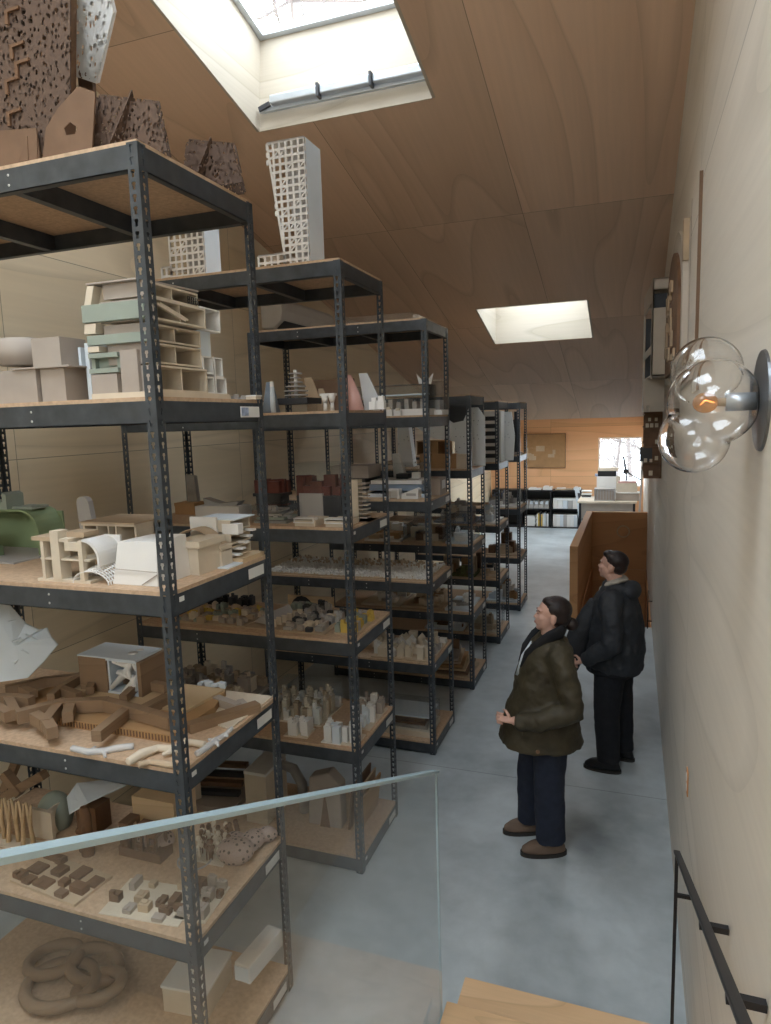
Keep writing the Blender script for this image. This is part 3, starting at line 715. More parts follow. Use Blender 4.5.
b.obj('structure', 'cream', t)
b = MB()
for i in range(8):
    a0 = math.pi/2*i/8; a1 = math.pi/2*(i+1)/8; r1, r2 = .075, .066; cx_, cz_ = .105, .095
    b.prism([(cx_+r1*math.sin(a0), 0, cz_+r1*math.cos(a0)), (cx_+r1*math.sin(a1), 0, cz_+r1*math.cos(a1)), (cx_+r2*math.sin(a1), 0, cz_+r2*math.cos(a1)), (cx_+r2*math.sin(a0), 0, cz_+r2*math.cos(a0))], (0, .13, 0))
b.box(.171, .18, 0, .13, .07, .095).box(.10, .18, .12, .13, .08, .17)
b.obj('curved_roof', 'white', t)
MB().box(-.14, -.02, -.002, .08, .16, .175).box(-.02, .08, .04, .12, .17, .19).obj('roof_terrace', 'tan', t)
t = thing('curved_tower_model', 'leaning round-topped grey slab standing behind the white models', 'architectural model', (xat(87, 520, 2.5), 2.5, z))
b = MB().prism([(-.04, 0, .0), (.05, 0, 0), (.015, 0, .25), (.0, 0, .268), (-.03, 0, .272), (-.05, 0, .26), (-.055, 0, .24)], (0, .03, 0)); b.obj('slab', 'greycard', t); bx(t, 'foot', 'greycard', (0, .015, 0), (.12, .07, .008))
t = thing('box_building_model', 'cream box building model with square openings behind the dome canopy', 'architectural model', (xat(112, 560, 2.28), 2.28, z))
b = MB(); shellbox(b, -.15, .13, 0, .24, .10, .185, .01, 'y-')
for xx in (-.07, -.01, .03): b.box(xx, xx+.007, 0, .2, .11, .175)
b.box(-.15, .13, .12, .24, .11, .175); b.obj('upper_volume', 'cream', t); bx(t, 'lower_volume', 'taupe', (.0, .13, 0), (.20, .2, .10)); bx(t, 'roof', 'tan', (-.01, .12, .185), (.29, .25, .006))
t = thing('dome_canopy_model', 'small perforated white vaulted canopy model at the shelf edge', 'architectural model', (xat(93, 584, 2.0), 2.0, z))
b = MB(); n = 9
for i in range(n+1):
    q = -1+2*i/n; pp = [(.085*math.cos(a)+q*.01, (q)*.05+.05, .075*math.sin(a)*(.65+.35*(1+q)/2)) for a in [math.pi*j/12 for j in range(13)]]
    b.tube(pp, .003, 5)
for j in range(1, 12):
    a = math.pi*j/12
    b.tube([(.085*math.cos(a)+(-1+2*i/n)*.01, (-1+2*i/n)*.05+.05, .075*math.sin(a)*(.65+.35*(i/n))) for i in range(n+1)], .003, 5)
b.obj('vault_grid', 'white', t)
t = thing('massing_model', 'large white wedge-shaped volume at the front corner of the nearest rack', 'architectural model', (xat(136, 588, 2.02), 2.02, z))
b = MB().add([(-.105, 0, .0), (.10, 0, 0), (.10, .2, 0), (-.10, .2, 0), (-.085, .02, .16), (.09, .02, .165), (.09, .2, .165), (-.07, .2, .16)], [(0, 3, 2, 1), (4, 5, 6, 7), (0, 1, 5, 4), (1, 2, 6, 5), (2, 3, 7, 6), (3, 0, 4, 7)])
b.obj('wedge_volume', 'white', t, bevel=.002); MB().beam((.03, -.001, .004), (.10, -.001, .045), .004, .003).beam((-.10, -.001, .06), (.1, -.001, .055), .003, .002).obj('joint_line', 'taupe', t)
t = thing('massing_model', 'small cream box with an overhanging lid beside the corner post', 'architectural model', (-1.61, 2.22, z))
MB().box(-.08, .02, 0, .16, 0, .11).obj('lower_volume', 'cream', t); MB().box(-.09, .035, -.01, .17, .11, .135).obj('upper_volume', 'cream', t)
t = thing('vaulted_house_model', 'white house model under a folded curved roof on a white sheet', 'architectural model', (-1.60, 2.385, z))
bx(t, 'base', 'cool', (-.02, .02, 0), (.16, .12, .006))
MB().box(-.07, .02, -.02, .06, .006, .09).obj('house', 'cream', t)
b = MB()
for i in range(10):
    a = i/10; a2 = (i+1)/10
    f = lambda q: (-.19+.21*q, .13+.045*math.sin(q*math.pi*1.1)-.05*q)
    (xa, za), (xb, zb) = f(a), f(a2); b.prism([(xa, -.02, za), (xb, -.02, zb), (xb, -.02, zb+.004), (xa, -.02, za+.004)], (0, .08, 0))
b.obj('curved_roof', 'tan', t)
t = thing('section_model', 'intricate white villa section model on a wooden plinth, far end of the shelf', 'architectural model', (-1.66, 2.50, z))
bx(t, 'base', 'woodlight', (-.01, .05, 0), (.26, .18, .02)); b = MB()
for i, (z0, z1) in enumerate(((.02, .065), (.075, .12), (.13, .18))): shellbox(b, -.13+.0*i, .06-.0*i, -.03, .13, z0, z1, .006, 'x+')
b.obj('floors', 'cream', t); b = MB().box(-.132, -.0, -.042, -.03, .07, .195).box(.02, .10, -.0312, .008, .1215, .1665); b.obj('front_screen', 'white', t)
b = MB()
for i in range(5): b.cbox((.075, -.02+i*.03, .03+.022*i), (.05, .028, .008))
b.obj('terraces', 'white', t); bx(t, 'roof', 'cool', (-.02, .06, .18), (.2, .16, .005))

# ---- rack 1, level 3
z = sz(1, 3)
q = ay(30, 660, 2.35)
t = thing('folded_paper_model', 'large pale blue-white folded sheet model on the left of the third shelf', 'architectural model', (q.x, 2.35, z))
Pf = [(-14, 600), (9, 606), (25, 624), (38, 630), (46, 628), (50, 637), (57, 645), (43, 662), (27, 678), (0, 682), (-14, 682)]
yy_ = [2.16, 2.22, 2.26, 2.27, 2.31, 2.29, 2.31, 2.26, 2.21, 2.15, 2.12]
cpt = ay(14, 646, 2.20)
pv = [ay(u, v, y) for (u, v), y in zip(Pf, yy_)]
pv = [Vector((p_.x, p_.y, max(p_.z, z))) for p_ in pv]
b = MB(); k0 = [cpt]+pv; b.add([p_ for p_ in k0]+[p_+Vector((0, .008, 0)) for p_ in k0], [(0, i, i+1) for i in range(1, 11)]+[(0, 11, 1), (12, 13, 23)]+[(12, 12+i+1, 12+i) for i in range(1, 11)]+[(i, 12+i, 13+i, i+1) for i in range(1, 11)]); rel(b, t).obj('folded_sheet', 'cool', t)
b = MB()
for (u, v, l, a) in ((12, 642, 10, .4), (22, 650, 16, -.5), (36, 652, 12, -.1), (14, 664, 10, .9), (8, 622, 8, .2), (25, 634, 16, -.45)):
    p_ = ay(u, v, 2.14+.0032*u); q2 = ay(u+l*math.cos(a), v-l*math.sin(a), 2.14+.0032*(u+l))
    b.beam(p_+Vector((0, -.0, 0)), q2, .012, .006)
rel(b, t).obj('paper_relief', 'cool', t)
t = thing('cube_sculpture_model', 'white carved cube model with a wooden back half at the rear of the third shelf', 'architectural model', (xat(118, 690, 2.42), 2.42, z+.048))
bx(t, 'wood_half', 'wood', (-.11, .06, 0), (.16, .18, .165)); b = MB(); shellbox(b, -.03, .14, -.03, .15, 0, .165, .010, 'y-'); b.box(-.19, .14, -.035, .15, .165, .17)
b.obj('shell', 'cool', t)
b = MB()
for (a, c_, r_) in (((-.02, -.02, .02), (.10, -.02, .15), .014), ((.12, -.02, .02), (.02, -.02, .10), .012), ((.05, -.02, .01), (.13, -.02, .09), .014), ((.0, -.02, .15), (.09, -.02, .08), .012), ((-.02, .03, .08), (.13, .03, .05), .014), ((.03, -.02, .15), (.13, -.02, .12), .010)):
    mid = (Vector(a)+Vector(c_))/2+Vector((.02, .02, .015)); b.tube([a, mid, c_], [r_*.7, r_*1.4, r_*.7], 8)
for (cy_, czz, r_) in ((.05, .172, .022), (.1, .172, .016)): b.cyl((.06, cy_, .168), r_, .004, 16)
b.obj('carved_voids', 'white', t, True)
bx(t, 'wood_edge', 'wood', (.152, .06, 0), (.02, .18, .16))
# corrugated base with branching timber model
c_ = az(70, 745, z)
t = thing('branching_timber_model', 'wide branching timber block model on a layered corrugated card base', 'architectural model', (-2.0, 2.3, z))
bp = [az(-60, 748, z), az(150, 762, z), az(222, 705, z), az(195, 686, z), az(0, 682, z), az(-60, 690, z)]
base_pts = [Vector((-.62, -.17, 0)), Vector((.29, -.17, 0)), Vector((.30, .12, 0)), Vector((.24, .30, 0)), Vector((-.62, .30, 0))]
MB().prism(base_pts, (0, 0, .035)).obj('corrugated_base', 'cardbd', t)
b = MB()
for i in range(58): b.box(-.61+i*.0155, -.61+i*.0155+.006, -.1725, -.17, .006, .030)
b.obj('flute_edge', 'wooddark', t)
MB().prism([Vector((-.50, -.02, .035)), Vector((.22, .03, .035)), Vector((.25, .28, .035)), Vector((-.45, .29, .035))], (0, 0, .012)).obj('upper_sheet', 'woodlight', t)
def strokes(b, lst, w, h, z0, t):
    kk = 0
    for s in lst:
        for (a, c2) in zip(s[:-1], s[1:]):
            kk += 1; z0 -= .0006; h = h-.0012
            A = az(a[0], a[1], z0); B = az(c2[0], c2[1], z0)
            d = (B-A).normalized()*w*.3
            b.beam(A-d, B+d, w, h)
    return rel(b, t)
zz = z+.035+.032+.002
strokes(MB(), [[(20, 716), (60, 706), (105, 704), (140, 713), (170, 722)], [(60, 706), (46, 724), (36, 718)], [(46, 722), (52, 732)], [(72, 704), (68, 716)], [(128, 711), (98, 735)], [(140, 713), (165, 700)]], .042, .056, zz, t).obj('front_branch', 'wood', t)
strokes(MB(), [[(8, 690), (45, 682), (80, 678), (120, 678), (165, 688)], [(80, 678), (60, 690), (52, 697)], [(60, 690), (78, 696)], [(95, 677), (90, 690)], [(140, 683), (124, 698)], [(20, 688), (33, 694)]], .034, .046, z+.047+.028+.002, t).obj('rear_branch', 'wood', t)
strokes(MB(), [[(-10, 700), (16, 700), (30, 702)], [(8, 700), (15, 714)], [(-8, 706), (8, 716)]], .038, .052, zz, t).obj('side_branch', 'wood', t)
t = thing('timber_offcut', 'long pale timber bar lying across the front corner of the third shelf', 'timber bar', (0, 2.2, z))
b = MB().beam(az(188, 728, z+.02), az(258, 706, z+.02), .05, .038); rel(b, t).obj('bar', 'wood', t)
t = thing('timber_offcut', 'short grey timber bar on white sheet near the far post', 'timber bar', (0, 2.5, z))
b = MB().beam(az(216, 700, z+.022), az(238, 708, z+.022), .035, .04).beam(az(240, 702, z+.015), az(246, 708, z+.015), .03, .028); rel(b, t).obj('bar', 'taupe', t)
tag(MB().prism([Vector((-1.88, 2.40, z)), Vector((-1.55, 2.30, z)), Vector((-1.545, 2.655, z)), Vector((-1.80, 2.655, z))], (0, 0, .006)).obj('card_sheet', 'cream'), 'cream card sheet lying at the far end of the third shelf', 'card sheet')
def squiggle(label, pts, mat, r, name='branch_model', seed=3, h=z):
    t = thing(name, label, 'model piece', (0, 0, h)); rn = random.Random(seed); b = MB()
    pp = [az(u, v, h+r) for u, v in pts]
    b.tube(pp, [r*(.8+.5*rn.random()) for _ in pp], 8)
    for i in range(1, len(pp)-1):
        for s in (-1, 1):
            if rn.random() < .8:
                d = Vector((rn.uniform(-.05, .05), rn.uniform(-.05, .05), 0)); b.tube([pp[i], pp[i]+d], [r*.8, r*.5], 8)
    rel(b, t).obj('branches', mat, t, remesh=.004, sm=2); return t
squiggle('thin translucent branching piece lying in front of the corrugated base', [(72, 748), (88, 752), (104, 751), (118, 748), (134, 746)], 'frost', .012, seed=5)
squiggle('knobbly cream branching piece beside the corner post', [(128, 762), (142, 754), (158, 748), (176, 750), (190, 742), (205, 745)], 'cream', .017, seed=8)
squiggle('pale grey translucent branching piece at the front edge corner', [(196, 754), (206, 748), (216, 740), (226, 734), (232, 728)], 'frost', .012, seed=12)
squiggle('tan branching piece at the very front edge', [(138, 765), (150, 762), (165, 764), (178, 766)], 'tan', .012, seed=15)
t = thing('small_white_model', 'little bluish white cluster model on the rear base edge', 'architectural model', tuple(az(214, 686, z+.036))[:2]+(z+.036,))
for i in range(6): bx(t, 'piece', 'cool', (-.07+i*.025, .01*math.sin(i*2), 0), (.024, .03, .012+.006*(i % 3)), i*.7)

# ---- rack 1, level 2 (seen above and through the glass)
z = sz(1, 2)
t = thing('branching_timber_model', 'dark upright crossing timber beams at the left behind the glass', 'model piece', (xat(20, 810, 2.45), 2.45, z))
MB().beam((-.16, 0, .03), (.17, .02, .22), .045, .045).beam((-.08, .0, .20), (.02, .0, .10), .045, .045).beam((-.2, .08, .03), (-.05, .1, .3), .04, .04).obj('beams', 'wood', t)
t = thing('tree_sculpture_model', 'pale forked tree-shaped model standing behind the glass rail', 'architectural model', (xat(14, 850, 2.22), 2.22, z)); t.scale = (1, 1, 1.75)
b = MB(); rn = random.Random(4)
for i in range(6):
    x = -.12+i*.045
    b.tube([(x, .02*(i % 2), 0), (x+.005, .01, .06), (x-.01, .01, .13)], [.012, .009, .006], 8).tube([(x+.005, .01, .06), (x+.022, .01, .125)], [.008, .005], 8)
b.obj('forked_columns', 'woodlight', t, True); bx(t, 'base', 'cream', (0, .01, -.0), (.32, .08, .006))
t = thing('shell_model', 'pale shell-shaped model behind the tree sculpture', 'architectural model', (xat(52, 830, 2.38), 2.38, z)); t.scale = (1, 1, 1.3)
MB().ball((0, .03, .05), (.09, .08, .085), 18).obj('shell', 'greengrey', t, True); MB().box(-.04, .09, -.08, -.06, 0, .11).box(.05, .058, -.06, .02, 0, .11).obj('ribs', 'cream', t)
t = thing('folded_roof_model', 'pale blue folded roof model between the shell and the frame blocks', 'architectural model', (xat(92, 830, 2.43), 2.43, z)); t.scale = (1, 1, 1.25)
b = MB().add([(-.12, .05, .16), (-.02, .12, .155), (.14, .10, .165), (.04, -.05, .145), (-.05, -.08, .10), (-.12, -.02, .13)], [(0, 5, 4, 3), (0, 3, 2, 1)]); b.v += [p_-Vector((0, 0, .006)) for p_ in b.v[:6]]; b.f += [(9, 10, 11, 6), (7, 8, 9, 6), (0, 1, 7, 6), (1, 2, 8, 7), (2, 3, 9, 8), (3, 4, 10, 9), (4, 5, 11, 10), (5, 0, 6, 11)]
b.obj('folded_roof', 'cool', t); bx(t, 'body', 'wooddark', (0, .02, 0), (.12, .1, .11))
t = thing('carved_figure_model', 'dark knobbly wooden trunk figure in front of the folded roof', 'sculpture', (xat(88, 850, 2.27), 2.27, z)); t.scale = (1.1, 1.1, 1.35)
b = MB(); rn = random.Random(9)
b.loft([(0, 0, 0, .03, .026), (.004, 0, .05, .026, .022), (-.004, 0, .10, .033, .024), (.004, 0, .14, .026, .02), (0, 0, .175, .018, .016)], 14)
for i in range(16): b.ball((rn.uniform(-.028, .028), rn.uniform(-.02, .02), rn.uniform(.01, .17)), rn.uniform(.007, .013), 8)
b.obj('trunk', 'wooddark', t, remesh=.004, sm=1)
t = thing('cube_frame_model', 'brown model of three linked open cube frames beside the corner post', 'architectural model', (xat(136, 825, 2.31), 2.31, z)); t.scale = (1, 1, 1.45)
b = MB()
for i in range(3):
    x = -.10+i*.075
    for dx in (0, .04): b.box(x+dx, x+dx+.012, 0, .012, 0, .10-.01*i).box(x+dx, x+dx+.012, .07, .082, 0, .10-.01*i)
    b.box(x, x+.052, 0, .082, .10-.01*i, .112-.01*i).box(x, x+.052, .0, .012, .04, .052)
b.obj('frames', 'brown', t); MB().box(-.11, .12, -.002, .09, 0, .03).obj('base', 'brown', t)
tag(MB().box(-.12, .12, 0, .17, 0, .20).obj('wood_box', 'woodlight'), 'light wood box behind the cube frames', 'box').location = (xat(152, 800, 2.46), 2.46, z)
t = thing('spotted_blob_model', 'pinkish three-lobed blob model with dark spots, seen through the glass', 'sculpture', (az(242, 858, z).x-.02, az(242, 858, z).y-.02, z))
MB().ball((0, 0, .045), (.09, .075, .055), 16).ball((-.05, .07, .035), (.06, .06, .04), 16).ball((.03, .10, .04), (.055, .07, .042), 16).ball((.07, .17, .035), (.05, .04, .035), 16).obj('blob', 'spot', t, remesh=.006, sm=4)
t = thing('spotted_blob_model', 'second larger spotted blob left of the corner post behind glass', 'sculpture', (az(160, 848, z).x-.03, az(160, 848, z).y, z))
MB().ball((0, 0, .045), (.11, .07, .05), 16).ball((-.09, .05, .03), (.07, .06, .035), 16).obj('blob', 'spot', t, remesh=.006, sm=4)
t = thing('tree_cluster_model', 'dense cluster of small brown and white tree shapes beside the spotted blob', 'architectural model', tuple(az(216, 850, z))[:2]+(z,))
bx(t, 'base', 'cream', (0, 0, 0), (.20, .2, .006)); rn = random.Random(3)
for i in range(34):
    x, y = rn.uniform(-.085, .085), rn.uniform(-.085, .085); h = rn.uniform(.05, .11); b = MB()
    b.tube([(x, y, .005), (x+rn.uniform(-.01, .01), y, h)], [.004, .004], 6).ball((x, y, h), (.012, .012, .014), 8).ball((x+.006, y+.004, h*.7), .010, 8)
    b.obj('tree', 'wooddark' if i % 3 else 'cream', t)
q = az(195, 862, z); t = thing('glass_dish', 'shallow clear glass dish in front of the tree cluster', 'dish', (q.x, q.y, z))
MB().tube([(.075*math.cos(a), .075*math.sin(a), .012) for a in [i*math.pi/16 for i in range(32)]], .004, 6, True).obj('rim', 'frost', t, True); MB().cyl((0, 0, 0), .068, .006, 28, .074).obj('bowl', 'acryl', t)
city('low brown block model on a cream sheet, front of the second shelf behind glass', tuple(az(150, 905, z))[:2]+(z,), .36, .22, 14, ['brown', 'taupe', 'tan'], (.015, .04), (.02, .07), .1, 'cream', seed=21, bt=.004)
city('scattered dark brown block model left of the corner post behind glass', tuple(az(55, 885, z))[:2]+(z,), .40, .2, 12, ['brown', 'wooddark'], (.01, .03), (.03, .08), -.1, 'tan', seed=22, bt=.012)
city('tangled brown block model right of the corner post behind glass', tuple(az(212, 905, z))[:2]+(z,), .14, .22, 12, ['brown', 'taupe'], (.015, .05), (.02, .05), .1, 'cream', seed=23, bt=.004)
# ---- rack 1, level 1
z = sz(1, 1)
t = thing('ring_sculpture', 'big interlocking wooden rings on the bottom shelf behind the glass', 'sculpture', tuple(az(70, 985, z))[:2]+(z,))
for (cx_, cy_, r_, tl) in ((-.14, .05, .13, .3), (.08, .08, .12, -.35), (.0, -.05, .17, .12), (.2, -.02, .11, .5)):
    pp = [(cx_+r_*math.cos(a), cy_+r_*.8*math.sin(a), .04+r_*tl*math.cos(a)*.5+abs(tl)*r_*.5) for a in [i*math.pi/14 for i in range(28)]]
    MB().tube(pp, .028, 8, True).obj('ring', 'wood', t, True)
t = thing('long_translucent_block', 'long frosted white block at the aisle edge of the bottom shelf', 'block', (0, 0, z))
a, c2 = az(244, 1004, z), az(277, 963, z)
b = MB().beam(a+Vector((0, 0, .045)), c2+Vector((0, 0, .045)), .085, .088); b.obj('block', 'white', t, bevel=.006); MB().beam(a+Vector((.0, -.003, .045)), a+Vector((0, -.006, .045)), .07, .07).obj('end_cap', 'cool', t)
t = thing('storage_box', 'pale box under the corner of the nearest rack bottom shelf', 'box', tuple(az(190, 1012, z))[:2]+(z,), .1)
MB().box(-.12, .10, -.02, .22, 0, .12).obj('tray', 'cream', t); MB().box(-.125, .105, -.025, .225, .12, .132).obj('lid', 'white', t)

# ---- rack 2, top: lattice towers
z = sz(2, 6)
def lattice_tower(label, xr, yf, W, H, topw, depth, foot, seed, nx):
    t = thing('lattice_tower_model', label, 'architectural model', (xr, yf, z))
    rn = random.Random(seed)
    lf = lambda q: -topw+(topw-W)*(1-q/H)*0 + (-(topw)+0) if False else (-W-(topw-W)*((q-foot[1])/(H-foot[1])) if q > foot[1] else -W)
    b = MB(); lattice(b, -topw, 0, 0.006, H, 0, nx, int(H/(topw/nx)), .013, .008, lf, None, rn); b.obj('front_lattice', 'white', t)
    b = MB(); lattice(b, -foot[0], -W, 0.003, foot[1], 0, max(1, round((foot[0]-W)/(topw/nx))), 2, .013, .008); b.obj('foot_lattice', 'white', t)
    MB().prism([(0, 0.0, 0), (0, 0, H), (0, depth, H), (0, depth, 0)], (.006, 0, 0)).obj('side_wall', 'cool', t)
    MB().prism([(-topw, 0, H), (.0, 0, H), (0, depth, H), (-topw, depth, H)], (0, 0, .005)).obj('roof', 'white', t)
    MB().prism([(-W, depth, 0), (0, depth, 0), (0, depth, H), (-topw, depth, H)], (0, .006, 0)).obj('back_wall', 'greycard', t)
    MB().prism([(-foot[0], .0, foot[1]), (-W, 0, foot[1]), (-W, depth, foot[1]), (-foot[0], depth, foot[1])], (0, 0, .005)).obj('foot_roof', 'white', t)
    return t
q = ay(309, 258, 3.66); tp = ay(303, 137, 3.66)
lattice_tower('taller white lattice tower model on the second rack, nearer the aisle', q.x, 3.66, .155, tp.z-z, .235, .20, (.325, .085), 5, 6)
q = ay(205, 268, 3.74)
lattice_tower('second white lattice tower model partly hidden behind the nearest rack', q.x, 3.74, .25, .52, .25, .17, (.32, .11), 6, 6)
# ---- rack 2, level 5
z = sz(2, 5)
def at2(u, v, zz): p_ = az(u, v, zz); return (p_.x, p_.y, zz)
def ry(u, v, y, zz): p_ = ay(u, v, y); return (max(p_.x, -2.90), y, zz)
t = thing('tiered_disc_model', 'stack of thin grey discs on a dark tray, second rack', 'architectural model', ry(300, 410, 3.78, z))
MB().box(-.16, .10, -.1, .1, .05, .085).obj('tray', 'dark', t); MB().box(-.14, .08, -.08, .08, 0, .05).obj('glass_base', 'acryl', t)
for i in range(6): MB().cyl((-.02, 0, .10+i*.026), .055+.02*math.sin(i*.9+1), .007, 24).obj('disc', 'greycard', t)
MB().cyl((-.02, 0, .085), .012, .17, 10).obj('column', 'white', t)
t = thing('cone_model', 'slate blue pointed cone with a white cap on the dark tray edge', 'architectural model', ry(271, 408, 3.62, z))
MB().cyl((0, 0, .0), .055, .18, 20, .02).obj('cone', 'blueg', t, True); MB().cyl((.03, -.03, .0), .018, .15, 14, .012).obj('bottle', 'cool', t, True); MB().cyl((.03, -.03, .15), .012, .03, 14).obj('cap', 'white', t)
t = thing('wood_fin_model', 'two leaning tan fins behind the tray of the second rack', 'architectural model', ry(310, 408, 4.0, z))
MB().prism([(-.02, 0, 0), (.10, 0, 0), (.02, 0, .22), (-.03, 0, .22)], (0, .012, 0)).prism([(.05, .03, 0), (.14, .03, 0), (.08, .03, .15), (.05, .03, .15)], (0, .012, 0)).obj('fins', 'tan', t)
t = thing('wood_board', 'dark flat wooden board at the back of the second rack upper shelf', 'board', ry(318, 400, 4.12, z)); MB().box(-.08, .25, 0, .03, 0, .21).obj('board', 'brown', t)
t = thing('goblet_model', 'small white twin-cup model at the front of the upper shelf', 'architectural model', ry(329, 411, 3.60, z))
for s in (-1, 1): MB().cyl((s*.022, 0, 0), .012, .045, 14, .010).cyl((s*.022, 0, .045), .012, .05, 14, .024).obj('cup', 'white', t, True)
MB().box(-.045, .045, -.02, .02, .085, .098).obj('bridge', 'white', t)
t = thing('pink_shell_model', 'translucent pink leaning shell model beside the corner post', 'architectural model', ry(355, 411, 3.68, z))
MB().loft([(0, 0, 0, .055, .05), (-.01, 0, .08, .045, .04), (-.025, 0, .15, .03, .03), (-.03, 0, .20, .012, .02)], 18).obj('shell', 'pink', t, True)
t = thing('white_fin_model', 'leaning translucent white fin right of the pink shell', 'architectural model', ry(368, 411, 3.74, z)); MB().prism([(-.02, 0, 0), (.10, 0, 0), (.0, 0, .21), (-.05, 0, .21)], (0, .015, 0)).obj('fin', 'frost', t)
for i, (u, s_) in enumerate(((374, .045), (381, .05))):
    t = thing('small_block_model', ['small white block model left of two at the shelf end', 'small white block model right of two at the shelf end'][i], 'architectural model', ry(u, 411, 3.72, z)); bx(t, 'block', 'white', (0, 0, 0), (s_, .04, s_)); bx(t, 'upper_block', 'white', (.005, .0, s_), (s_*.6, .03, s_*.5))
t = thing('wire_model', 'thin twisted dark wire model at the left of the upper shelf', 'architectural model', ry(258, 408, 3.75, z)); MB().tube([(-.03, 0, 0), (.0, 0, .06), (-.04, 0, .1), (.03, .02, .07), (.0, .0, .14)], .003, 6).obj('wire', 'dark', t)
t = thing('site_model', 'flat pale site model at the far left of the second rack upper shelf', 'architectural model', ry(246, 416, 3.62, z))
bx(t, 'base', 'cream', (0, .05, 0), (.18, .2, .012)); bx(t, 'block', 'pink', (-.03, .0, .012), (.05, .05, .02)); bx(t, 'block', 'cool', (.04, .0, .012), (.05, .06, .03))
# ---- rack 2, level 4
z = sz(2, 4)
t = thing('stone_slab', 'tall grey carved stone-like slab standing at the back of the second rack', 'slab', ry(181, 503, 4.02, z)); MB().prism([(-.04, 0, 0), (.05, 0, 0), (.03, 0, .26), (-.04, 0, .27)], (0, .04, 0)).obj('slab', 'stone', t, bevel=.004)
t = thing('cardboard_box', 'low brown cardboard box at the rear left of the second rack', 'box', ry(160, 505, 4.0, z)); bx(t, 'carton', 'cardbd', (0, 0, 0), (.16, .14, .06)); bx(t, 'lid', 'cardbd', (0, 0, .06), (.165, .145, .02))
t = thing('site_model', 'low grey boat-shaped model on white slabs at the back left', 'architectural model', ry(220, 508, 3.9, z)); MB().prism([(-.12, 0, .07), (.12, 0, .07), (.15, 0, .10), (0, 0, .085), (-.13, 0, .12)], (0, .08, 0)).obj('hull', 'greycard', t); bx(t, 'base', 'white', (0, .04, 0), (.34, .16, .07))
def relief(label, loc, w, d, h, seed, mat='red', n=22, cover=0):
    t = thing('terracotta_block_model', label, 'architectural model', loc); rn = random.Random(seed)
    bx(t, 'base', 'dark', (0, 0, 0), (w, d, .02))
    for i in range(n):
        a = rn.uniform(.03, .08); x, y = rn.uniform(-w/2+a/2, w/2-a/2), rn.uniform(-d/2+.02, d/2-.03); hh = rn.uniform(h*.4, h)
        bx(t, 'building_block', mat, (x, y, .02), (a, rn.uniform(.03, .05), hh))
    if cover: acrylic_case(t, w+.01, d+.01, cover, .0)
    return t
t = relief('spiky oxblood red district model on a black stand at the left', ry(273, 500, 4.02, z+.13), .22, .14, .09, 31); bx(t, 'stand', 'dark', (0, 0, -.13), (.18, .12, .13))
t = relief('stepped oxblood red block model under a clear cover behind the grey box', ry(325, 497, 3.95, z+.13), .30, .2, .13, 32, cover=.22); bx(t, 'stand', 'dark', (0, 0, -.13), (.30, .2, .13))
t = thing('layered_site_model', 'grey layered landscape site model in a clear tray, left of the grey box', 'architectural model', ry(278, 520, 3.75, z)); rn = random.Random(3)
for i in range(4): bx(t, 'terrain_layer', ['stone', 'greengrey', 'greycard', 'stone'][i], (-.01*i, .01*i, .02*i), (.22-.03*i, .2-.02*i, .014))
for i in range(8): bx(t, 'building_block', 'greycard', (rn.uniform(-.09, .09), rn.uniform(-.08, .05), .074 if i < 3 else .02), (.03, .03, .025))
acrylic_case(t, .25, .22, .11)
t = thing('storage_box', 'plain light grey upright box in the middle of the second rack', 'box', ry(312, 513, 3.85, z)); bx(t, 'carton', 'greycard', (0, .06, 0), (.16, .14, .165)); bx(t, 'lid', 'cool', (0, .06, .165), (.09, .1, .015))
for i, (u, lb) in enumerate(((304, 'white flat tray model at the front, left of two'), (335, 'white flat tray model at the front beside the corner post'))):
    t = thing('tray_model', lb, 'architectural model', ry(u, 526, 3.575, z)); MB().box(-.06, .07, .0, .2, .0, .035).obj('tray', 'cream', t); shellbox(MB(), -.065, .065, -.01, .06, .02, .05, .006, 'y-').obj('canopy', 'white', t)
t = thing('tower_model', 'tall slim cream tower model with balconies at the aisle side of the second rack', 'architectural model', (-1.56, 3.87, z)); bx(t, 'core', 'cream', (-.035, 0, 0), (.06, .07, .25))
for i in range(9): bx(t, 'balcony', 'taupe', (.02, .0, .015+i*.026), (.055, .07, .008)); bx(t, 'base', 'tan', (0, 0, -.0), (.16, .14, .006))
# ---- rack 2, level 3
z = sz(2, 3)
city('yellow and moss green hillside site model, left part of the second rack middle shelf', ry(225, 622, 3.80, z), .52, .36, 44, ['yellow', 'tan', 'cream', 'greengrey', 'taupe'], (.015, .045), (.02, .055), 0, 'tan', seed=41)
t = thing('long_roof_model', 'grey ridge-roofed hall model with a row of small cream arches', 'architectural model', ry(277, 625, 3.82, z)); bx(t, 'base', 'tan', (0, 0, 0), (.26, .4, .008))
MB().prism([(-.1, -.12, .02), (.03, -.16, .02), (-.02, -.14, .075)], (.04, .28, 0)).obj('roof', 'greycard', t)
for i in range(6): MB().box(.04+i*.012, .075+i*.012, -.15+i*.05, -.135+i*.05, .008, .055).obj('arch', 'cream', t)
city('dark grey and taupe block model with flat timber decks in the middle of the shelf', ry(316, 636, 3.80, z), .30, .38, 40, ['greycard', 'stone', 'taupe', 'cream', 'dark'], (.015, .045), (.02, .06), 0, 'tan', seed=42)
city('ochre cube and green tree model at the aisle end of the middle shelf', (-1.60, 3.84, z), .15, .38, 22, ['yellow', 'greengrey', 'greycard', 'greengrey'], (.025, .06), (.03, .055), 0, 'tan', seed=43)
city('row of black block houses at the back of the middle shelf', ry(222, 608, 4.1, z), .5, .12, 14, ['black', 'dark'], (.03, .06), (.03, .06), 0, 'tan', seed=44, bt=.006)
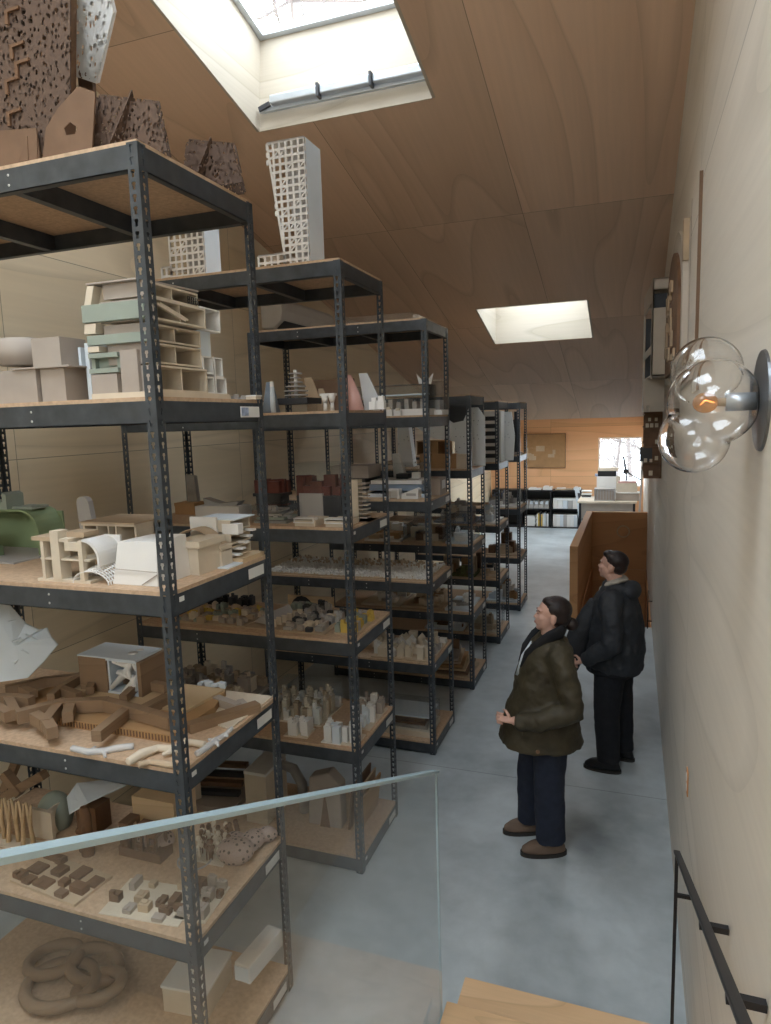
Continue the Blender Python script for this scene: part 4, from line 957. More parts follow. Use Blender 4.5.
city('grey and green block houses at the back right of the middle shelf', ry(312, 612, 4.09, z), .34, .12, 12, ['dark', 'stone', 'greengrey'], (.03, .06), (.03, .05), 0, 'tan', seed=45, bt=.006)
# ---- rack 2, level 2
z = sz(2, 2)
t = city('city model of tall taupe blocks on a raised stand at the left', ry(210, 700, 3.84, z+.10), .60, .50, 44, ['taupe', 'cream', 'tan', 'greycard'], (.05, .12), (.035, .08), 0, 'taupe', seed=51)
bx(t, 'stand', 'greycard', (0, 0, -.10), (.66, .44, .10))
t = city('cream tower-block city model under a clear cover behind the corner post', ry(305, 728, 3.95, z), .42, .36, 44, ['cream', 'cream', 'white', 'tan'], (.05, .12), (.025, .05), 0, 'cream', seed=52, cover=.17)
city('pale terrace block model on a white card sheet at the front of the shelf', ry(300, 738, 3.66, z), .16, .14, 5, ['cream', 'white'], (.06, .10), (.04, .06), .05, 'cream', seed=53, bt=.006)
city('white twin tower model on a white card at the front next to the corner post', ry(335, 742, 3.64, z), .13, .13, 5, ['white', 'cool'], (.06, .11), (.03, .05), 0, 'white', seed=54, bt=.006)
city('white and taupe cluster of slim towers at the aisle end of the shelf', (-1.60, 3.98, z), .16, .34, 14, ['white', 'taupe', 'cool'], (.06, .13), (.03, .05), 0, 'cream', seed=55, bt=.01)
city('white slim tower pair at the near aisle corner of the shelf', (-1.575, 3.66, z), .10, .16, 5, ['white', 'white'], (.06, .10), (.025, .04), 0, 'cream', seed=56, bt=.01)
# ---- rack 2, level 1
z = sz(2, 1)
t = thing('storage_box', 'tall pale box behind the glass on the left of the second rack bottom shelf', 'box', ry(262, 845, 3.72, z)); bx(t, 'carton', 'cream', (0, .1, 0), (.16, .28, .34)); bx(t, 'lid', 'white', (0, .1, .34), (.165, .285, .02))
t = thing('archway_model', 'grey-green stone arch model on the bottom shelf of the second rack', 'architectural model', ry(290, 800, 3.90, z)); MB().tube([(-.12, 0, 0), (-.13, 0, .22), (-.06, 0, .32), (.04, 0, .30), (.10, 0, .2), (.11, 0, 0)], .035, 10).obj('arch', 'stone', t, True)
t = thing('brown_paper_model', 'crumpled taupe upright wall model beside the corner post behind glass', 'architectural model', ry(328, 838, 3.78, z)); MB().prism([(-.14, 0, 0), (.1, .0, 0), (.1, .0, .30), (.02, 0, .38), (-.12, 0, .33)], (0, .1, 0)).obj('wall', 'taupe', t, bevel=.01); MB().prism([(-.05, -.005, 0), (.02, -.005, 0), (-.01, -.005, .24)], (0, .006, 0)).obj('slot', 'wooddark', t)
t = thing('board_row', 'brown picture-size boards standing near the aisle on the bottom shelf', 'boards', (-1.60, 3.95, z)); 
for i in range(3): MB().prism([(-.10+i*.035, -.16, 0), (-.10+i*.035, .18, 0), (-.07+i*.035, .18, .30-.03*i), (-.07+i*.035, -.16, .30-.03*i)], (.012, 0, 0)).obj('board', ['brown', 'tan', 'cardbd'][i], t)
t = thing('dark_slat_model', 'dark stack of slatted pieces at the left of the second rack bottom shelf', 'architectural model', ry(215, 815, 3.8, z)); 
for i in range(5): bx(t, 'slat', 'dark' if i % 2 else 'brown', (0, .04*i, .05*i), (.34, .05, .03), .2)
bx(t, 'base', 'taupe', (0, .05, 0), (.4, .3, .04)); bx(t, 'angled_board', 'cream', (-.15, -.1, 0), (.03, .2, .28), -.5)

# ---- rack 3
z = sz(3, 6)
t = thing('clear_lid', 'flat clear acrylic lid lying on top of the third rack', 'lid', ry(385, 318, 5.3, z)); acrylic_case(t, .55, .3, .05, name='cover')
z = sz(3, 5)
t = thing('long_bridge_model', 'long white bridge-like model in a clear case on the third rack', 'architectural model', ry(396, 413, 5.32, z)); bx(t, 'base', 'white', (0, 0, 0), (.60, .3, .05)); bx(t, 'deck', 'cool', (0, 0, .16), (.56, .05, .012))
for i in range(8): bx(t, 'pier', 'taupe', (-.24+i*.068, .03, .05), (.035, .12, .06+.02*(i % 2)))
acrylic_case(t, .60, .3, .19, .05)
t = thing('case_model', 'second clear case stacked at the aisle end of the third rack', 'display case', ry(436, 413, 5.5, z)); bx(t, 'base', 'white', (0, 0, 0), (.16, .2, .04)); bx(t, 'block', 'greycard', (0, 0, .04), (.1, .12, .08)); acrylic_case(t, .17, .22, .24, .04)
t = thing('star_model', 'small white star of crossing fins on top of the clear case', 'architectural model', ry(425, 380, 5.3, z+.245))
for i in range(4): MB().prism([(-.05, -.003, 0), (.0, -.003, .0), (-.07, -.003, .085)], (0, .006, 0)).obj('fin', 'white', t).rotation_euler = (0, 0, i*1.57)
for i, (u, lb) in enumerate(((389, 'small white cube model at the front left of the third rack'), (398, 'smaller white cube model at the front of the third rack'))):
    t = thing('small_block_model', lb, 'architectural model', ry(u, 413, 5.14, z)); bx(t, 'block', 'white', (0, 0, 0), (.06-.01*i, .04, .05-.01*i)); bx(t, 'upper_block', 'cream', (0, 0, .05-.01*i), (.03, .03, .02))
t = thing('site_model', 'pale layered model on the left of the third rack upper shelf', 'architectural model', ry(350, 410, 5.4, z)); bx(t, 'base', 'cream', (0, 0, 0), (.5, .3, .03)); bx(t, 'block', 'taupe', (-.1, 0, .03), (.2, .15, .07)); bx(t, 'block', 'greycard', (.15, 0, .03), (.12, .15, .05))
z = sz(3, 4)
t = thing('slab_stack', 'stack of grey and white slabs carrying a small black model', 'slab stack', ry(402, 497, 5.42, z))
for i in range(3): bx(t, 'slab', ['cool', 'blueg', 'white'][i], (0, 0, .0+.055*i), (.50-.03*i, .3, .03 if i != 1 else .05))
bx(t, 'black_block', 'black', (.02, 0, .145), (.10, .1, .04)); bx(t, 'white_block', 'white', (.13, 0, .145), (.06, .06, .05))
t = thing('acrylic_case', 'clear display case with a white tilted tower at the back of the third rack', 'display case', ry(398, 470, 5.62, z)); bx(t, 'base', 'white', (0, 0, 0), (.4, .2, .1)); MB().prism([(-.04, 0, .1), (.08, 0, .1), (.0, 0, .34), (-.05, 0, .34)], (0, .06, 0)).obj('tilted_tower', 'white', t); acrylic_case(t, .42, .22, .16, .1)
for i, (u, lb) in enumerate(((393, 'white arched pavilion model, left of two on the third rack'), (410, 'white wedge pavilion model, right of two on the third rack'))):
    t = thing('pavilion_model', lb, 'architectural model', ry(u, 502, 5.18, z)); b = MB()
    if i: b.prism([(-.07, 0, 0), (.07, 0, 0), (.07, 0, .075), (.05, 0, .085), (-.07, 0, .04)], (0, .1, 0))
    else: b.box(-.05, -.035, 0, .1, 0, .06).box(.035, .05, 0, .1, 0, .06).box(-.05, .05, 0, .1, .06, .075).box(-.035, .035, .05, .1, 0, .06)
    b.obj('volume', 'white', t)
    if i: MB().box(-.03, .05, -.002, 0, .025, .045).obj('opening', 'greycard', t)
t = thing('cardboard_box', 'taupe carton with a white label at the aisle end of the third rack', 'box', (-1.56, 5.55, z)); bx(t, 'carton', 'taupe', (0, 0, 0), (.14, .2, .14)); MB().box(.071, .073, -.04, .06, .05, .12).obj('label', 'paper', t)
t = thing('storage_box', 'brown flat box seen at the left of the third rack behind the tower model', 'box', ry(357, 500, 5.4, z)); bx(t, 'carton', 'tan', (0, 0, 0), (.3, .3, .05)); bx(t, 'lid', 'taupe', (0, 0, .16), (.34, .3, .1)); bx(t, 'spacer', 'dark', (0, 0, .05), (.26, .26, .11))
z = sz(3, 3)
# snowfield: countless chips
t = thing('snowfield_model', 'landscape model covered with a carpet of tiny white chips across the third rack', 'architectural model', (-2.26, 5.435, z)); bx(t, 'base', 'tan', (0, 0, 0), (1.46, .60, .012))
b = MB(); rn = random.Random(11)
for i in range(2600):
    x, y = rn.uniform(-.72, .72), rn.uniform(-.29, .29); s_ = rn.uniform(.008, .018)
    T = Matrix.Translation((x, y, .012)) @ Matrix.Rotation(rn.uniform(0, 3), 4, 'Z') @ Matrix.Rotation(rn.uniform(-.5, .5), 4, 'X')
    b.box(-s_/2, s_/2, -s_/2, s_/2, -.004, rn.uniform(.008, .03), T)
tag(b.obj('white_chips', 'white', t), kind='stuff')
b = MB()
for i in range(260):
    x, y = rn.uniform(-.72, .72), rn.uniform(.05, .29); T = Matrix.Translation((x, y, .012)) @ Matrix.Rotation(rn.uniform(0, 3), 4, 'Z')
    b.box(-.007, .007, -.007, .007, 0, rn.uniform(.02, .045), T)
tag(b.obj('tan_chips', 'tan', t), kind='stuff')
0 and city('dark crate-like block model at the far left of the third rack', ry(290, 560, 5.5, sz(3, 3)+.02), .3, .3, 10, ['brown', 'dark'], (.08, .16), (.05, .08), 0, 'dark', seed=61)
z = sz(3, 2)
city('hexagonal white house model village on the third rack', ry(408, 664, 5.36, z), .50, .46, 34, ['cream', 'white', 'cream'], (.06, .12), (.05, .085), 0, 'tan', seed=62, pitched=True)
city('low white block model at the aisle end of the third rack lower shelf', (-1.57, 5.5, z), .14, .4, 9, ['white', 'greycard'], (.02, .05), (.04, .08), 0, 'cream', seed=63)
city('taupe house model village at the left of the third rack', ry(372, 660, 5.5, z), .26, .34, 12, ['taupe', 'cream'], (.05, .10), (.05, .08), 0, 'tan', seed=64, pitched=True)
t = thing('framed_board', 'pale board with a dark round shape leaning behind the city models', 'board', ry(325, 680, 5.6, sz(3, 2))); MB().box(-.35, .12, 0, .02, 0, .36).obj('panel', 'woodlight', t); MB().ball((-.2, -.01, .19), (.13, .02, .17), 18).obj('round_shape', 'black', t, True)
z = sz(3, 1)
t = thing('case_model', 'dark timber frame model inside a clear case on the third rack bottom shelf', 'display case', ry(412, 735, 5.35, z)); bx(t, 'base', 'cream', (0, 0, 0), (.42, .34, .05)); bx(t, 'plinth', 'taupe', (0, 0, .05), (.36, .26, .02))
for i in range(3): bx(t, 'timber_layer', ['wooddark', 'brown', 'tan'][i], (0, 0, .07+i*.03), (.30, .2, .022))
bx(t, 'top_sheet', 'cool', (0, .0, .16), (.4, .3, .01)); acrylic_case(t, .42, .34, .16, .05)
t = thing('storage_box', 'low taupe box at the left of the third rack bottom shelf', 'box', ry(378, 735, 5.3, z)); bx(t, 'carton', 'tan', (0, 0, 0), (.14, .3, .07)); bx(t, 'lid', 'cream', (0, 0, .07), (.15, .31, .01))

# ---- rack 4
z = sz(4, 4)
t = thing('dotted_panel_model', 'large white dotted curved panel model on the fourth rack', 'architectural model', ry(445, 470, 6.75, z))
b = MB().prism([(-.52, 0, .59), (-.30, 0, .42), (-.12, 0, .30), (.12, 0, .26), (.12, 0, 0), (.26, 0, 0), (.26, 0, .60), (.05, 0, .60), (-.05, 0, .59)], (0, .015, 0)); b.obj('panel', 'perfpanel', t)
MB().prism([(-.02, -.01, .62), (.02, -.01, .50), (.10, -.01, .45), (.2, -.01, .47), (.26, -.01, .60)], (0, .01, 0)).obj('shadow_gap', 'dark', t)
t = thing('dotted_panel_model', 'second white dotted panel standing behind at the aisle side of the fourth rack', 'architectural model', ry(474, 470, 7.0, z)); MB().prism([(-.2, 0, 0), (.12, 0, 0), (.12, 0, .50), (.05, 0, .60), (-.2, 0, .60)], (0, .015, 0)).obj('panel', 'perfpanel', t)
t = thing('cardboard_box', 'brown carton with two square openings on the fourth rack', 'box', ry(438, 470, 6.62, z)); b = MB(); shellbox(b, -.22, .10, 0, .2, .14, .28, .01, 'y-'); b.box(-.06, .0, 0, .02, .15, .27); b.obj('upper_carton', 'cardbd', t); bx(t, 'lower_carton', 'cardbd', (-.0, .1, 0), (.38, .2, .14)); bx(t, 'side', 'cream', (.24, .1, 0), (.1, .2, .14))
t = thing('tower_model', 'tapering white dotted tower model at the left of the fourth rack', 'architectural model', ry(405, 480, 6.9, z)); MB().prism([(-.07, 0, 0), (.10, 0, 0), (.04, 0, .55), (-.07, 0, .55)], (0, .12, 0)).obj('tower', 'perfpanel', t)
def pile(label, loc, w, d, n, mats, seed, h=.05, cover=0, name='site_model'):
    t = thing(name, label, 'architectural model', fit(loc, w, d)); rn = random.Random(seed); zz = 0
    bx(t, 'base', rn.choice(mats), (0, 0, 0), (w, d, .02)); 
    for i in range(n):
        a, c_ = rn.uniform(.06, .2), rn.uniform(.05, .15); x, y = rn.uniform(-w/2+a/2+.02, w/2-a/2-.02), rn.uniform(-d/2+c_/2+.03, d/2-c_/2-.03)
        bx(t, 'piece', rn.choice(mats), (x, y, .02), (a, c_, rn.uniform(.3, 1)*h), rn.uniform(-.2, .2))
    if cover: acrylic_case(t, w, d, cover, .02)
    return t
z = sz(4, 3)
z = sz(4, 2)
z = sz(4, 1)
t = thing('board_stack', 'stack of long tan boards on the fourth rack bottom shelf', 'boards', ry(452, 685, 6.8, z))
for i in range(6): bx(t, 'board', ['tan', 'brown', 'woodlight', 'cardbd', 'tan', 'taupe'][i], (-.02*i, .01*i, .03*i), (.5-.03*i, .46, .022), .03*i)
bx(t, 'upright_board', 'wooddark', (-.1, .15, .18), (.3, .03, .1))
# ---- rack 5
z = sz(5, 4)
t = thing('tower_model', 'white block tower model with a column of black windows on the fifth rack', 'architectural model', ry(491, 465, 8.1, z)); bx(t, 'tower', 'white', (0, .12, 0), (.24, .24, .60))
for i in range(6): MB().box(-.07, .07, -.006, .0, .05+i*.088, .10+i*.088).obj('window', 'black', t)
t = thing('dotted_panel_model', 'white curved panel beside the black-windowed tower on the fifth rack', 'architectural model', ry(505, 465, 8.4, z)); MB().prism([(-.1, 0, 0), (.10, 0, 0), (.12, 0, .3), (.08, 0, .59), (-.08, 0, .59)], (0, .03, 0)).obj('panel', 'perfpanel', t)
z = sz(5, 3)
z = sz(5, 2)
z = sz(5, 1)
# ---- rack 6
z = sz(6, 4)
z = sz(6, 3)
z = sz(6, 2)
z = sz(6, 1)

def row(r, lv, items, dd=.52):
    """site models side by side on one shelf, starting at the aisle end"""
    x = RK[r-1][0]-.05; y = RK[r-1][1]+RK[r-1][2]/2
    for (w, n, mats, seed, h, cover, label) in items:
        rn = random.Random(seed)
        t = thing('site_model', label, 'architectural model', (x-w/2, y, sz(r, lv)))
        bx(t, 'base', mats[0], (0, 0, 0), (w, dd, .022))
        for i in range(n):
            a, c_ = rn.uniform(.04, min(.16, w*.6)), rn.uniform(.04, .14); px_, py_ = rn.uniform(-w/2+a/2+.015, w/2-a/2-.015), rn.uniform(-dd/2+c_/2+.02, dd/2-c_/2-.02)
            hh = rn.uniform(.35, 1)*h*(1 if py_ > -.05 else .55); b = MB().cbox((px_, py_, .022), (a, c_, hh), rn.uniform(-.12, .12))
            if rn.random() < .4: b.cbox((px_, py_, .022+hh), (a*.5, c_*.6, hh*.25))
            b.obj('piece', rn.choice(mats), t)
        if cover: acrylic_case(t, w, dd, cover, .022)
        x -= w+.03
row(4, 3, [(.24, 6, ['cool', 'white', 'paper'], 701, .10, .24, 'white block model in a clear case, aisle end of the fourth rack middle shelf'),
           (.42, 16, ['tan', 'cream', 'stone', 'brown'], 702, .13, .22, 'tan and cream landscape model in a clear case on the fourth rack, middle shelf'),
           (.40, 14, ['white', 'cardbd', 'cream', 'tan'], 703, .14, 0, 'card brown and white model left of the cases on the fourth rack, middle shelf')])
row(4, 2, [(.26, 10, ['cool', 'white', 'stone', 'white'], 704, .07, 0, 'white sheet model with grey stones at the aisle end of the fourth rack, second shelf'),
           (.44, 16, ['tan', 'cardbd', 'wooddark', 'cream', 'taupe'], 705, .13, 0, 'brown layered card site model on the fourth rack, second shelf'),
           (.42, 14, ['cream', 'tan', 'taupe', 'white'], 706, .14, 0, 'cream and taupe block model left on the fourth rack, second shelf')])
row(5, 3, [(.24, 8, ['white', 'cool', 'paper'], 711, .20, 0, 'white paper model at the aisle end of the fifth rack, middle shelf'),
           (.52, 16, ['pblue', 'greycard', 'cream', 'white'], 712, .22, 0, 'purplish grey and cream box model on the fifth rack, middle shelf')])
row(5, 2, [(.24, 12, ['tan', 'dark', 'white', 'taupe'], 713, .13, 0, 'black and white pebble model at the aisle end of the fifth rack, second shelf'),
           (.56, 16, ['moss', 'tan', 'brown', 'cream', 'cardbd'], 714, .22, 0, 'tan timber block model on a green base on the fifth rack, second shelf')])
row(5, 1, [(.40, 7, ['cream', 'brown', 'tan'], 715, .14, .26, 'brown crate model in a clear case on the fifth rack, bottom shelf'),
           (.50, 10, ['cool', 'white', 'brown'], 716, .10, 0, 'white sheet model left of the cased crate on the fifth rack, bottom shelf')])
row(6, 4, [(.34, 7, ['taupe', 'dark', 'cream'], 721, .50, 0, 'dark stacked wall model on the farthest rack, upper shelf')])
row(6, 3, [(.46, 14, ['white', 'pblue', 'greycard', 'white'], 722, .16, 0, 'white and purple small pieces model on the farthest rack, middle shelf')])
row(6, 2, [(.46, 14, ['tan', 'wooddark', 'cream', 'taupe'], 723, .26, 0, 'brown masonry block model on the farthest rack, second shelf')])
row(6, 1, [(.46, 9, ['cool', 'cardbd', 'white'], 724, .25, 0, 'cool white sheet model on the farthest rack, bottom shelf')])

# ------------------------------------------------------------------ air conditioner on the left wall
t = thing('air_conditioner', 'white wall-mounted air conditioner behind the top of the second rack', 'air conditioner', (XL, 6.0, 3.66))
prof = [(0, 0, 0), (.14, 0, .0), (.22, 0, .07), (.235, 0, .16), (.22, 0, .25), (.17, 0, .29), (0, 0, .30)]
MB().prism(prof, (0, 1.25, 0)).obj('casing', 'acplastic', t, bevel=.012)
MB().prism([(.145, .06, -.006), (.222, .06, .066), (.215, .06, .062), (.14, .06, .0)], (0, 1.1, 0)).obj('louvre', 'dark', t)

# ------------------------------------------------------------------ right wall: lamp, relief models, outlets
t = thing('wall_lamp', 'clear glass triple-bubble wall lamp with an amber bulb on the right wall', 'wall lamp', (XR, 1.77, 2.762))
MB().loft([(0, 0, 0, .115, .115), (0, 0, .006, .113, .113), (0, 0, .010, .045, .045)], 40).obj('wall_plate', 'darkmetal', t).rotation_euler = (0, R(-90), 0)
so = MB().tube([(-.015, 0, 0), (-.075, 0, 0)], .021, 20).obj('socket', 'alu', t, True)
MB().tube([(-.075, 0, 0), (-.092, 0, 0)], [.010, .009], 14).obj('bulb_cap', 'tan', t, True)
MB().ball((-.118, 0, 0), (.028, .024, .024), 18).obj('bulb', 'bulb', t, True)
MB().tube([(-.10, -.008, 0), (-.118, -.012, .006), (-.128, 0, -.004), (-.118, .012, .006), (-.10, .008, 0)], .0008, 5).obj('filament', 'filament', t)
LB = [(Vector((-.102, 0, 0)), .100), (Vector((-.112, .07, .075)), .082), (Vector((-.142, -.02, -.084)), .078)]
def lobe_r(d, o=LB[0][0]):
    best = 0
    for c_, r_ in LB:
        oc = o-c_; bq = oc.dot(d); cq = oc.dot(oc)-r_*r_; ds = bq*bq-cq
        if ds > 0: best = max(best, -bq+math.sqrt(ds))
    return best
b = MB(); nu, nv = 96, 64
for layer, off in ((0, 0), (1, -.0028)):
    for i in range(nv+1):
        ph = math.pi*i/nv
        for j in range(nu):
            a = 2*math.pi*j/nu; d = Vector((math.cos(ph), math.sin(ph)*math.cos(a), math.sin(ph)*math.sin(a)))
            p_ = LB[0][0]+d*(lobe_r(d)+off); p_.x = min(p_.x, -.012+off); b.v.append(p_)
K = nu*(nv+1)
for i in range(nv):
    for j in range(nu):
        f = (i*nu+j, i*nu+(j+1) % nu, (i+1)*nu+(j+1) % nu, (i+1)*nu+j)
        b.f.append(f[::-1]); b.f.append(tuple(K+q for q in f))
o = b.obj('glass_shade', 'lampglass', t, True)
t = thing('wall_batten', 'narrow vertical plywood batten on the right wall above the lamp', 'batten', (XR, 3.50, 2.85)); MB().box(-.014, 0, 0, .42, 0, .95).obj('strip', 'wallR', t); MB().box(-.015, -.0, -.003, 0, 0, .95).obj('dark_edge', 'brown', t); MB().box(-.015, 0, .42, .424, 0, .95).obj('dark_edge', 'brown', t)
t = thing('arched_relief_model', 'round-arched wooden relief panel mounted on the right wall', 'wall relief', (XR-.001, 4.2, 2.95))
pts = [(0, 0, 0)]+[(0, .85-.85*math.cos(a), .45+.47*math.sin(a)) for a in [i*math.pi/14 for i in range(15)]]+[(0, 1.7, 0)]
MB().prism(pts, (-.03, 0, 0)).obj('panel', 'palebox', t)
inner = [(-.03, .12, .05)]+[(-.03, .85-.73*math.cos(a), .42+.38*math.sin(a)) for a in [i*math.pi/14 for i in range(15)]]+[(-.03, 1.58, .05)]
MB().prism(inner, (-.018, 0, 0)).obj('recessed_relief', 'wooddark', t)
rn = random.Random(2)
for i in range(22): MB().cbox((-.05, rn.uniform(.25, 1.4), rn.uniform(.1, .6)), (.02, rn.uniform(.05, .2), rn.uniform(.03, .1))).obj('relief_block', 'tan', t)
MB().box(-.03, 0, .04, .12, .62, .84).obj('upper_strip', 'tan', t)
t = thing('box_wall_model', 'grey hollow box model fixed to the right wall under the ceiling', 'wall model', (XR, 6.32, 3.05))
fa = [(-.135, 0), (-.19, 1.05), (-.005, 1.05), (-.005, 0)]
zt_ = .80
b = MB()
b.box(-.135, -.003, 0, .012, 0, .56).box(-.135, -.003, 0, .012, .70, .80).box(-.135, -.125, 0, .012, .56, .70).box(-.012, -.003, 0, .012, .56, .70)
b.prism([(-.135, 0, .70), (-.19, 1.05, .70), (-.005, 1.05, .70), (-.005, 0, .70)], (0, 0, .012)).prism([(-.135, 0, .79), (-.185, 1.05, .79), (-.005, 1.05, .79), (-.005, 0, .79)], (0, 0, .012)).prism([(-.135, 0, 0), (-.19, 1.05, 0), (-.005, 1.05, 0), (-.005, 0, 0)], (0, 0, .012))
b.obj('front_case', 'palebox', t)
b = MB()
def sp(y, z0, z1, y1): 
    f = lambda yy: -.135-.055*yy/1.05
    b.prism([(f(y), y, z0), (f(y1), y1, z0), (f(y1), y1, z1), (f(y), y, z1)], (.01, 0, 0))
sp(.0, -.02, .8, .10); sp(.95, -.3, .8, 1.05); sp(.1, .62, .8, .95); sp(.1, .2, .26, .95); sp(.1, -.3, -.24, .95)
b.box(-.18, -.01, .45, .46, -.3, 0)
b.obj('side_frame', 'palebox', t); MB().box(-.12, -.02, .1, .11, .57, .69).box(-.17, -.02, 1.0, 1.01, -.28, .6).obj('recess', 'dark', t)
t = thing('dark_wood_wall_model', 'dark brown shelf-like model with small white cards on the right wall', 'wall model', (XR, 7.2, 2.10))
w_ = .165
MB().box(-.02, -.003, 0, 1.4, 0, .74).box(-w_, -.02, .03, .05, 0, .74).box(-w_, -.02, .7, .72, .0, .74).obj('back_board', 'wooddark', t)
b = MB()
for zz in (0, .14, .30, .48, .62): b.box(-w_, -.02, 0, 1.4, zz, zz+.012)
b.obj('shelf', 'wooddark', t)
for (x, zz, s_) in ((-.14, .50, .03), (-.10, .50, .03), (-.055, .50, .03), (-.12, .56, .025), (-.06, .56, .025), (-.05, .34, .03), (-.15, .16, .03), (-.10, .16, .025), (-.05, .18, .03), (-.10, .03, .035)):
    MB().box(x-s_/2, x+s_/2, -.012, .02, zz, zz+s_*1.3).obj('card', 'cream', t)
for x in (-.16, -.12, -.08): MB().prism([(x, 0, .63), (x+.02, 0, .63), (x-.005, 0, .76)], (0, .02, 0)).obj('spike', 'wooddark', t)
MB().box(-.20, -.09, .0, .2, .17, .30).obj('projecting_box', 'dark', t)
t = thing('wall_outlet', 'narrow wood-toned outlet plate low on the right wall', 'outlet', (XR, 3.30, .94)); MB().box(-.006, 0, 0, .07, 0, .12).obj('plate', 'box', t, bevel=.002); MB().box(-.008, -.006, .02, .05, .07, .10).box(-.008, -.006, .02, .05, .02, .05).obj('socket', 'white', t)
t = thing('light_switch', 'small switch plate on the right wall beyond the man', 'switch', (XR, 8.75, 1.28)); MB().box(-.006, 0, 0, .07, 0, .115).obj('plate', 'white', t, bevel=.002); MB().box(-.010, -.006, .025, .045, .04, .075).obj('toggle', 'white', t)

# ------------------------------------------------------------------ back of the room
t = thing('framed_relief', 'square brown relief picture of clustered buildings on the far wall', 'wall relief', (-2.03, YB, 1.47))
MB().box(-.52, .48, -.03, 0, 0, .82).obj('panel', 'cardbd', t); MB().box(-.53, .49, -.045, -.0, -.012, 0).box(-.53, .49, -.045, 0, .82, .832).box(-.53, -.52, -.045, 0, 0, .82).box(.48, .49, -.045, 0, 0, .82).obj('frame', 'brown', t)
rn = random.Random(6)
for i in range(12): MB().cbox((rn.uniform(-.38, .34), -.042-.0015*i, rn.uniform(.12, .42)), (rn.uniform(.08, .22), .02+.002*i, rn.uniform(.06, .2)), 0).obj('relief_block', 'tan' if i % 2 else 'cardbd', t)
t = thing('bookcase', 'low black open bookcase along the far wall', 'bookcase', (-3.3, 17.0, 0))
W = 2.17
b = MB().box(0, W, 0, .40, 0, .03).box(0, W, 0, .40, .90, .935).box(0, W, .385, .40, .03, .9)
b.obj('carcass', 'black', t)
for x in (0, .72, 1.43, 2.14): MB().box(x, x+.03, 0, .385, .03, .90).obj('divider', 'black', t)
for x in (.03, .75, 1.46): MB().box(x, x+.69 if x < 1.4 else x+.68, 0, .385, .45, .475).obj('shelf', 'black', t)
cx0 = -3.3
for i in range(5):
    o = thing('parts_bin', 'grey open-fronted parts bin on the upper shelf of the black bookcase', 'bin', (cx0+.79+.125*i, 17.03, .476), 0, 'parts bins on the upper bookcase shelf')
    b = MB(); b.box(0, .11, 0, .3, 0, .01).box(0, .008, 0, .3, .01, .2).box(.102, .11, 0, .3, .01, .2).box(.008, .102, .29, .3, .01, .2).box(.008, .102, 0, .008, .01, .09); b.obj('bin', 'greycard', o); MB().box(.02, .09, .03, .25, .1, .16).obj('contents', 'cool', o)
def book(x, y, zz, w, h, d, mat, label, grp):
    o = thing('book', label, 'book', (x, y, zz), 0, grp); MB().box(0, w, 0, d, 0, h).obj('cover', mat, o); MB().box(.003, w-.003, .003, d+.002, .004, h+.002).obj('pages', 'paper', o)
for i in range(5):
    o = thing('paper_stack', 'white paper stack lying on the lower left bay of the bookcase', 'papers', (cx0+.80, 17.05, .031+.05*i), 0, 'paper stacks in the lower left bay'); MB().box(0, .25+.02*(i % 2), 0, .28, 0, .045).obj('sheets', 'paper', o)
bk = ['paper', 'yellow', 'dark', 'yellow', 'white', 'cool', 'greycard', 'paper']
for i in range(8): book(cx0+1.10+i*.037, 17.04, .031, .03, .30+.02*(i % 3), .25, bk[i], 'thin book or folder standing upright in the lower left bay of the bookcase', 'books in the lower left bay')
for k_, (zz, n) in enumerate(((.031, 7), (.476, 5))):
    for i in range(n): book(cx0+1.50+i*(.58/n), 17.05, zz, .55/n, .30 if k_ == 0 else .20, .25, ['white', 'paper', 'cool', 'greycard'][i % 4], 'white binder in the %s right bay of the bookcase' % ('lower', 'upper')[k_], 'binders in the %s right bay' % ('lower', 'upper')[k_])
o = thing('paper_stack', 'wide white paper stack on top of the binders in the upper right bay', 'papers', (cx0+1.50, 17.04, .68)); MB().box(0, .55, 0, .28, 0, .05).obj('sheets', 'paper', o)
for i, (x, w_, h_, mt_, lb) in enumerate(((.9, .3, .03, 'paper', 'flat papers on top of the bookcase, left'), (1.25, .22, .07, 'white', 'small white model on top of the bookcase, middle'), (1.55, .4, .025, 'tan', 'tan sheet on top of the bookcase, right'), (1.98, .16, .05, 'cool', 'white tray at the right end of the bookcase top'))):
    o = thing('desk_item', lb, 'papers', (cx0+x, 17.06, .936)); MB().box(0, w_, 0, .26, 0, h_).obj('sheet', mt_, o); MB().box(.03, w_*.6, .05, .15, h_, h_+.025).obj('upper_sheet', 'white', o)
# work table in front of the window
t = thing('work_table', 'long work table in front of the far window', 'table', (-1.12, 15.6, 0)); MB().box(0, 1.24, 0, 1.0, .80, .84).obj('table_top', 'cream', t)
for (x, y) in ((.03, .03), (1.16, .03), (.03, .92), (1.16, .92)): MB().box(x, x+.05, y, y+.05, 0, .80).obj('leg', 'black', t)
MB().box(.03, 1.21, .04, .06, .45, .8).obj('apron', 'taupe', t)
def on(u, y): return ay(u, 470, y).x
zt_ = .841
t = thing('crate', 'grey ribbed crate on the work table', 'crate', (on(605, 15.7), 15.7, zt_)); b = MB().box(-.22, .22, 0, .3, 0, .02).box(-.22, .22, 0, .3, .24, .27)
for i in range(8): b.box(-.22+i*.06, -.20+i*.06, 0, .3, .02, .24)
b.obj('ribs', 'greycard', t); MB().box(-.19, .19, .02, .28, .02, .23).obj('liner', 'taupe', t)
t = thing('storage_box', 'tall white box with a cream corner on the work table', 'box', (on(608, 16.2), 16.2, zt_)); MB().box(-.24, .18, 0, .3, 0, .50).obj('carton', 'white', t); MB().box(.18, .27, -.02, .3, 0, .50).obj('side', 'cream', t)
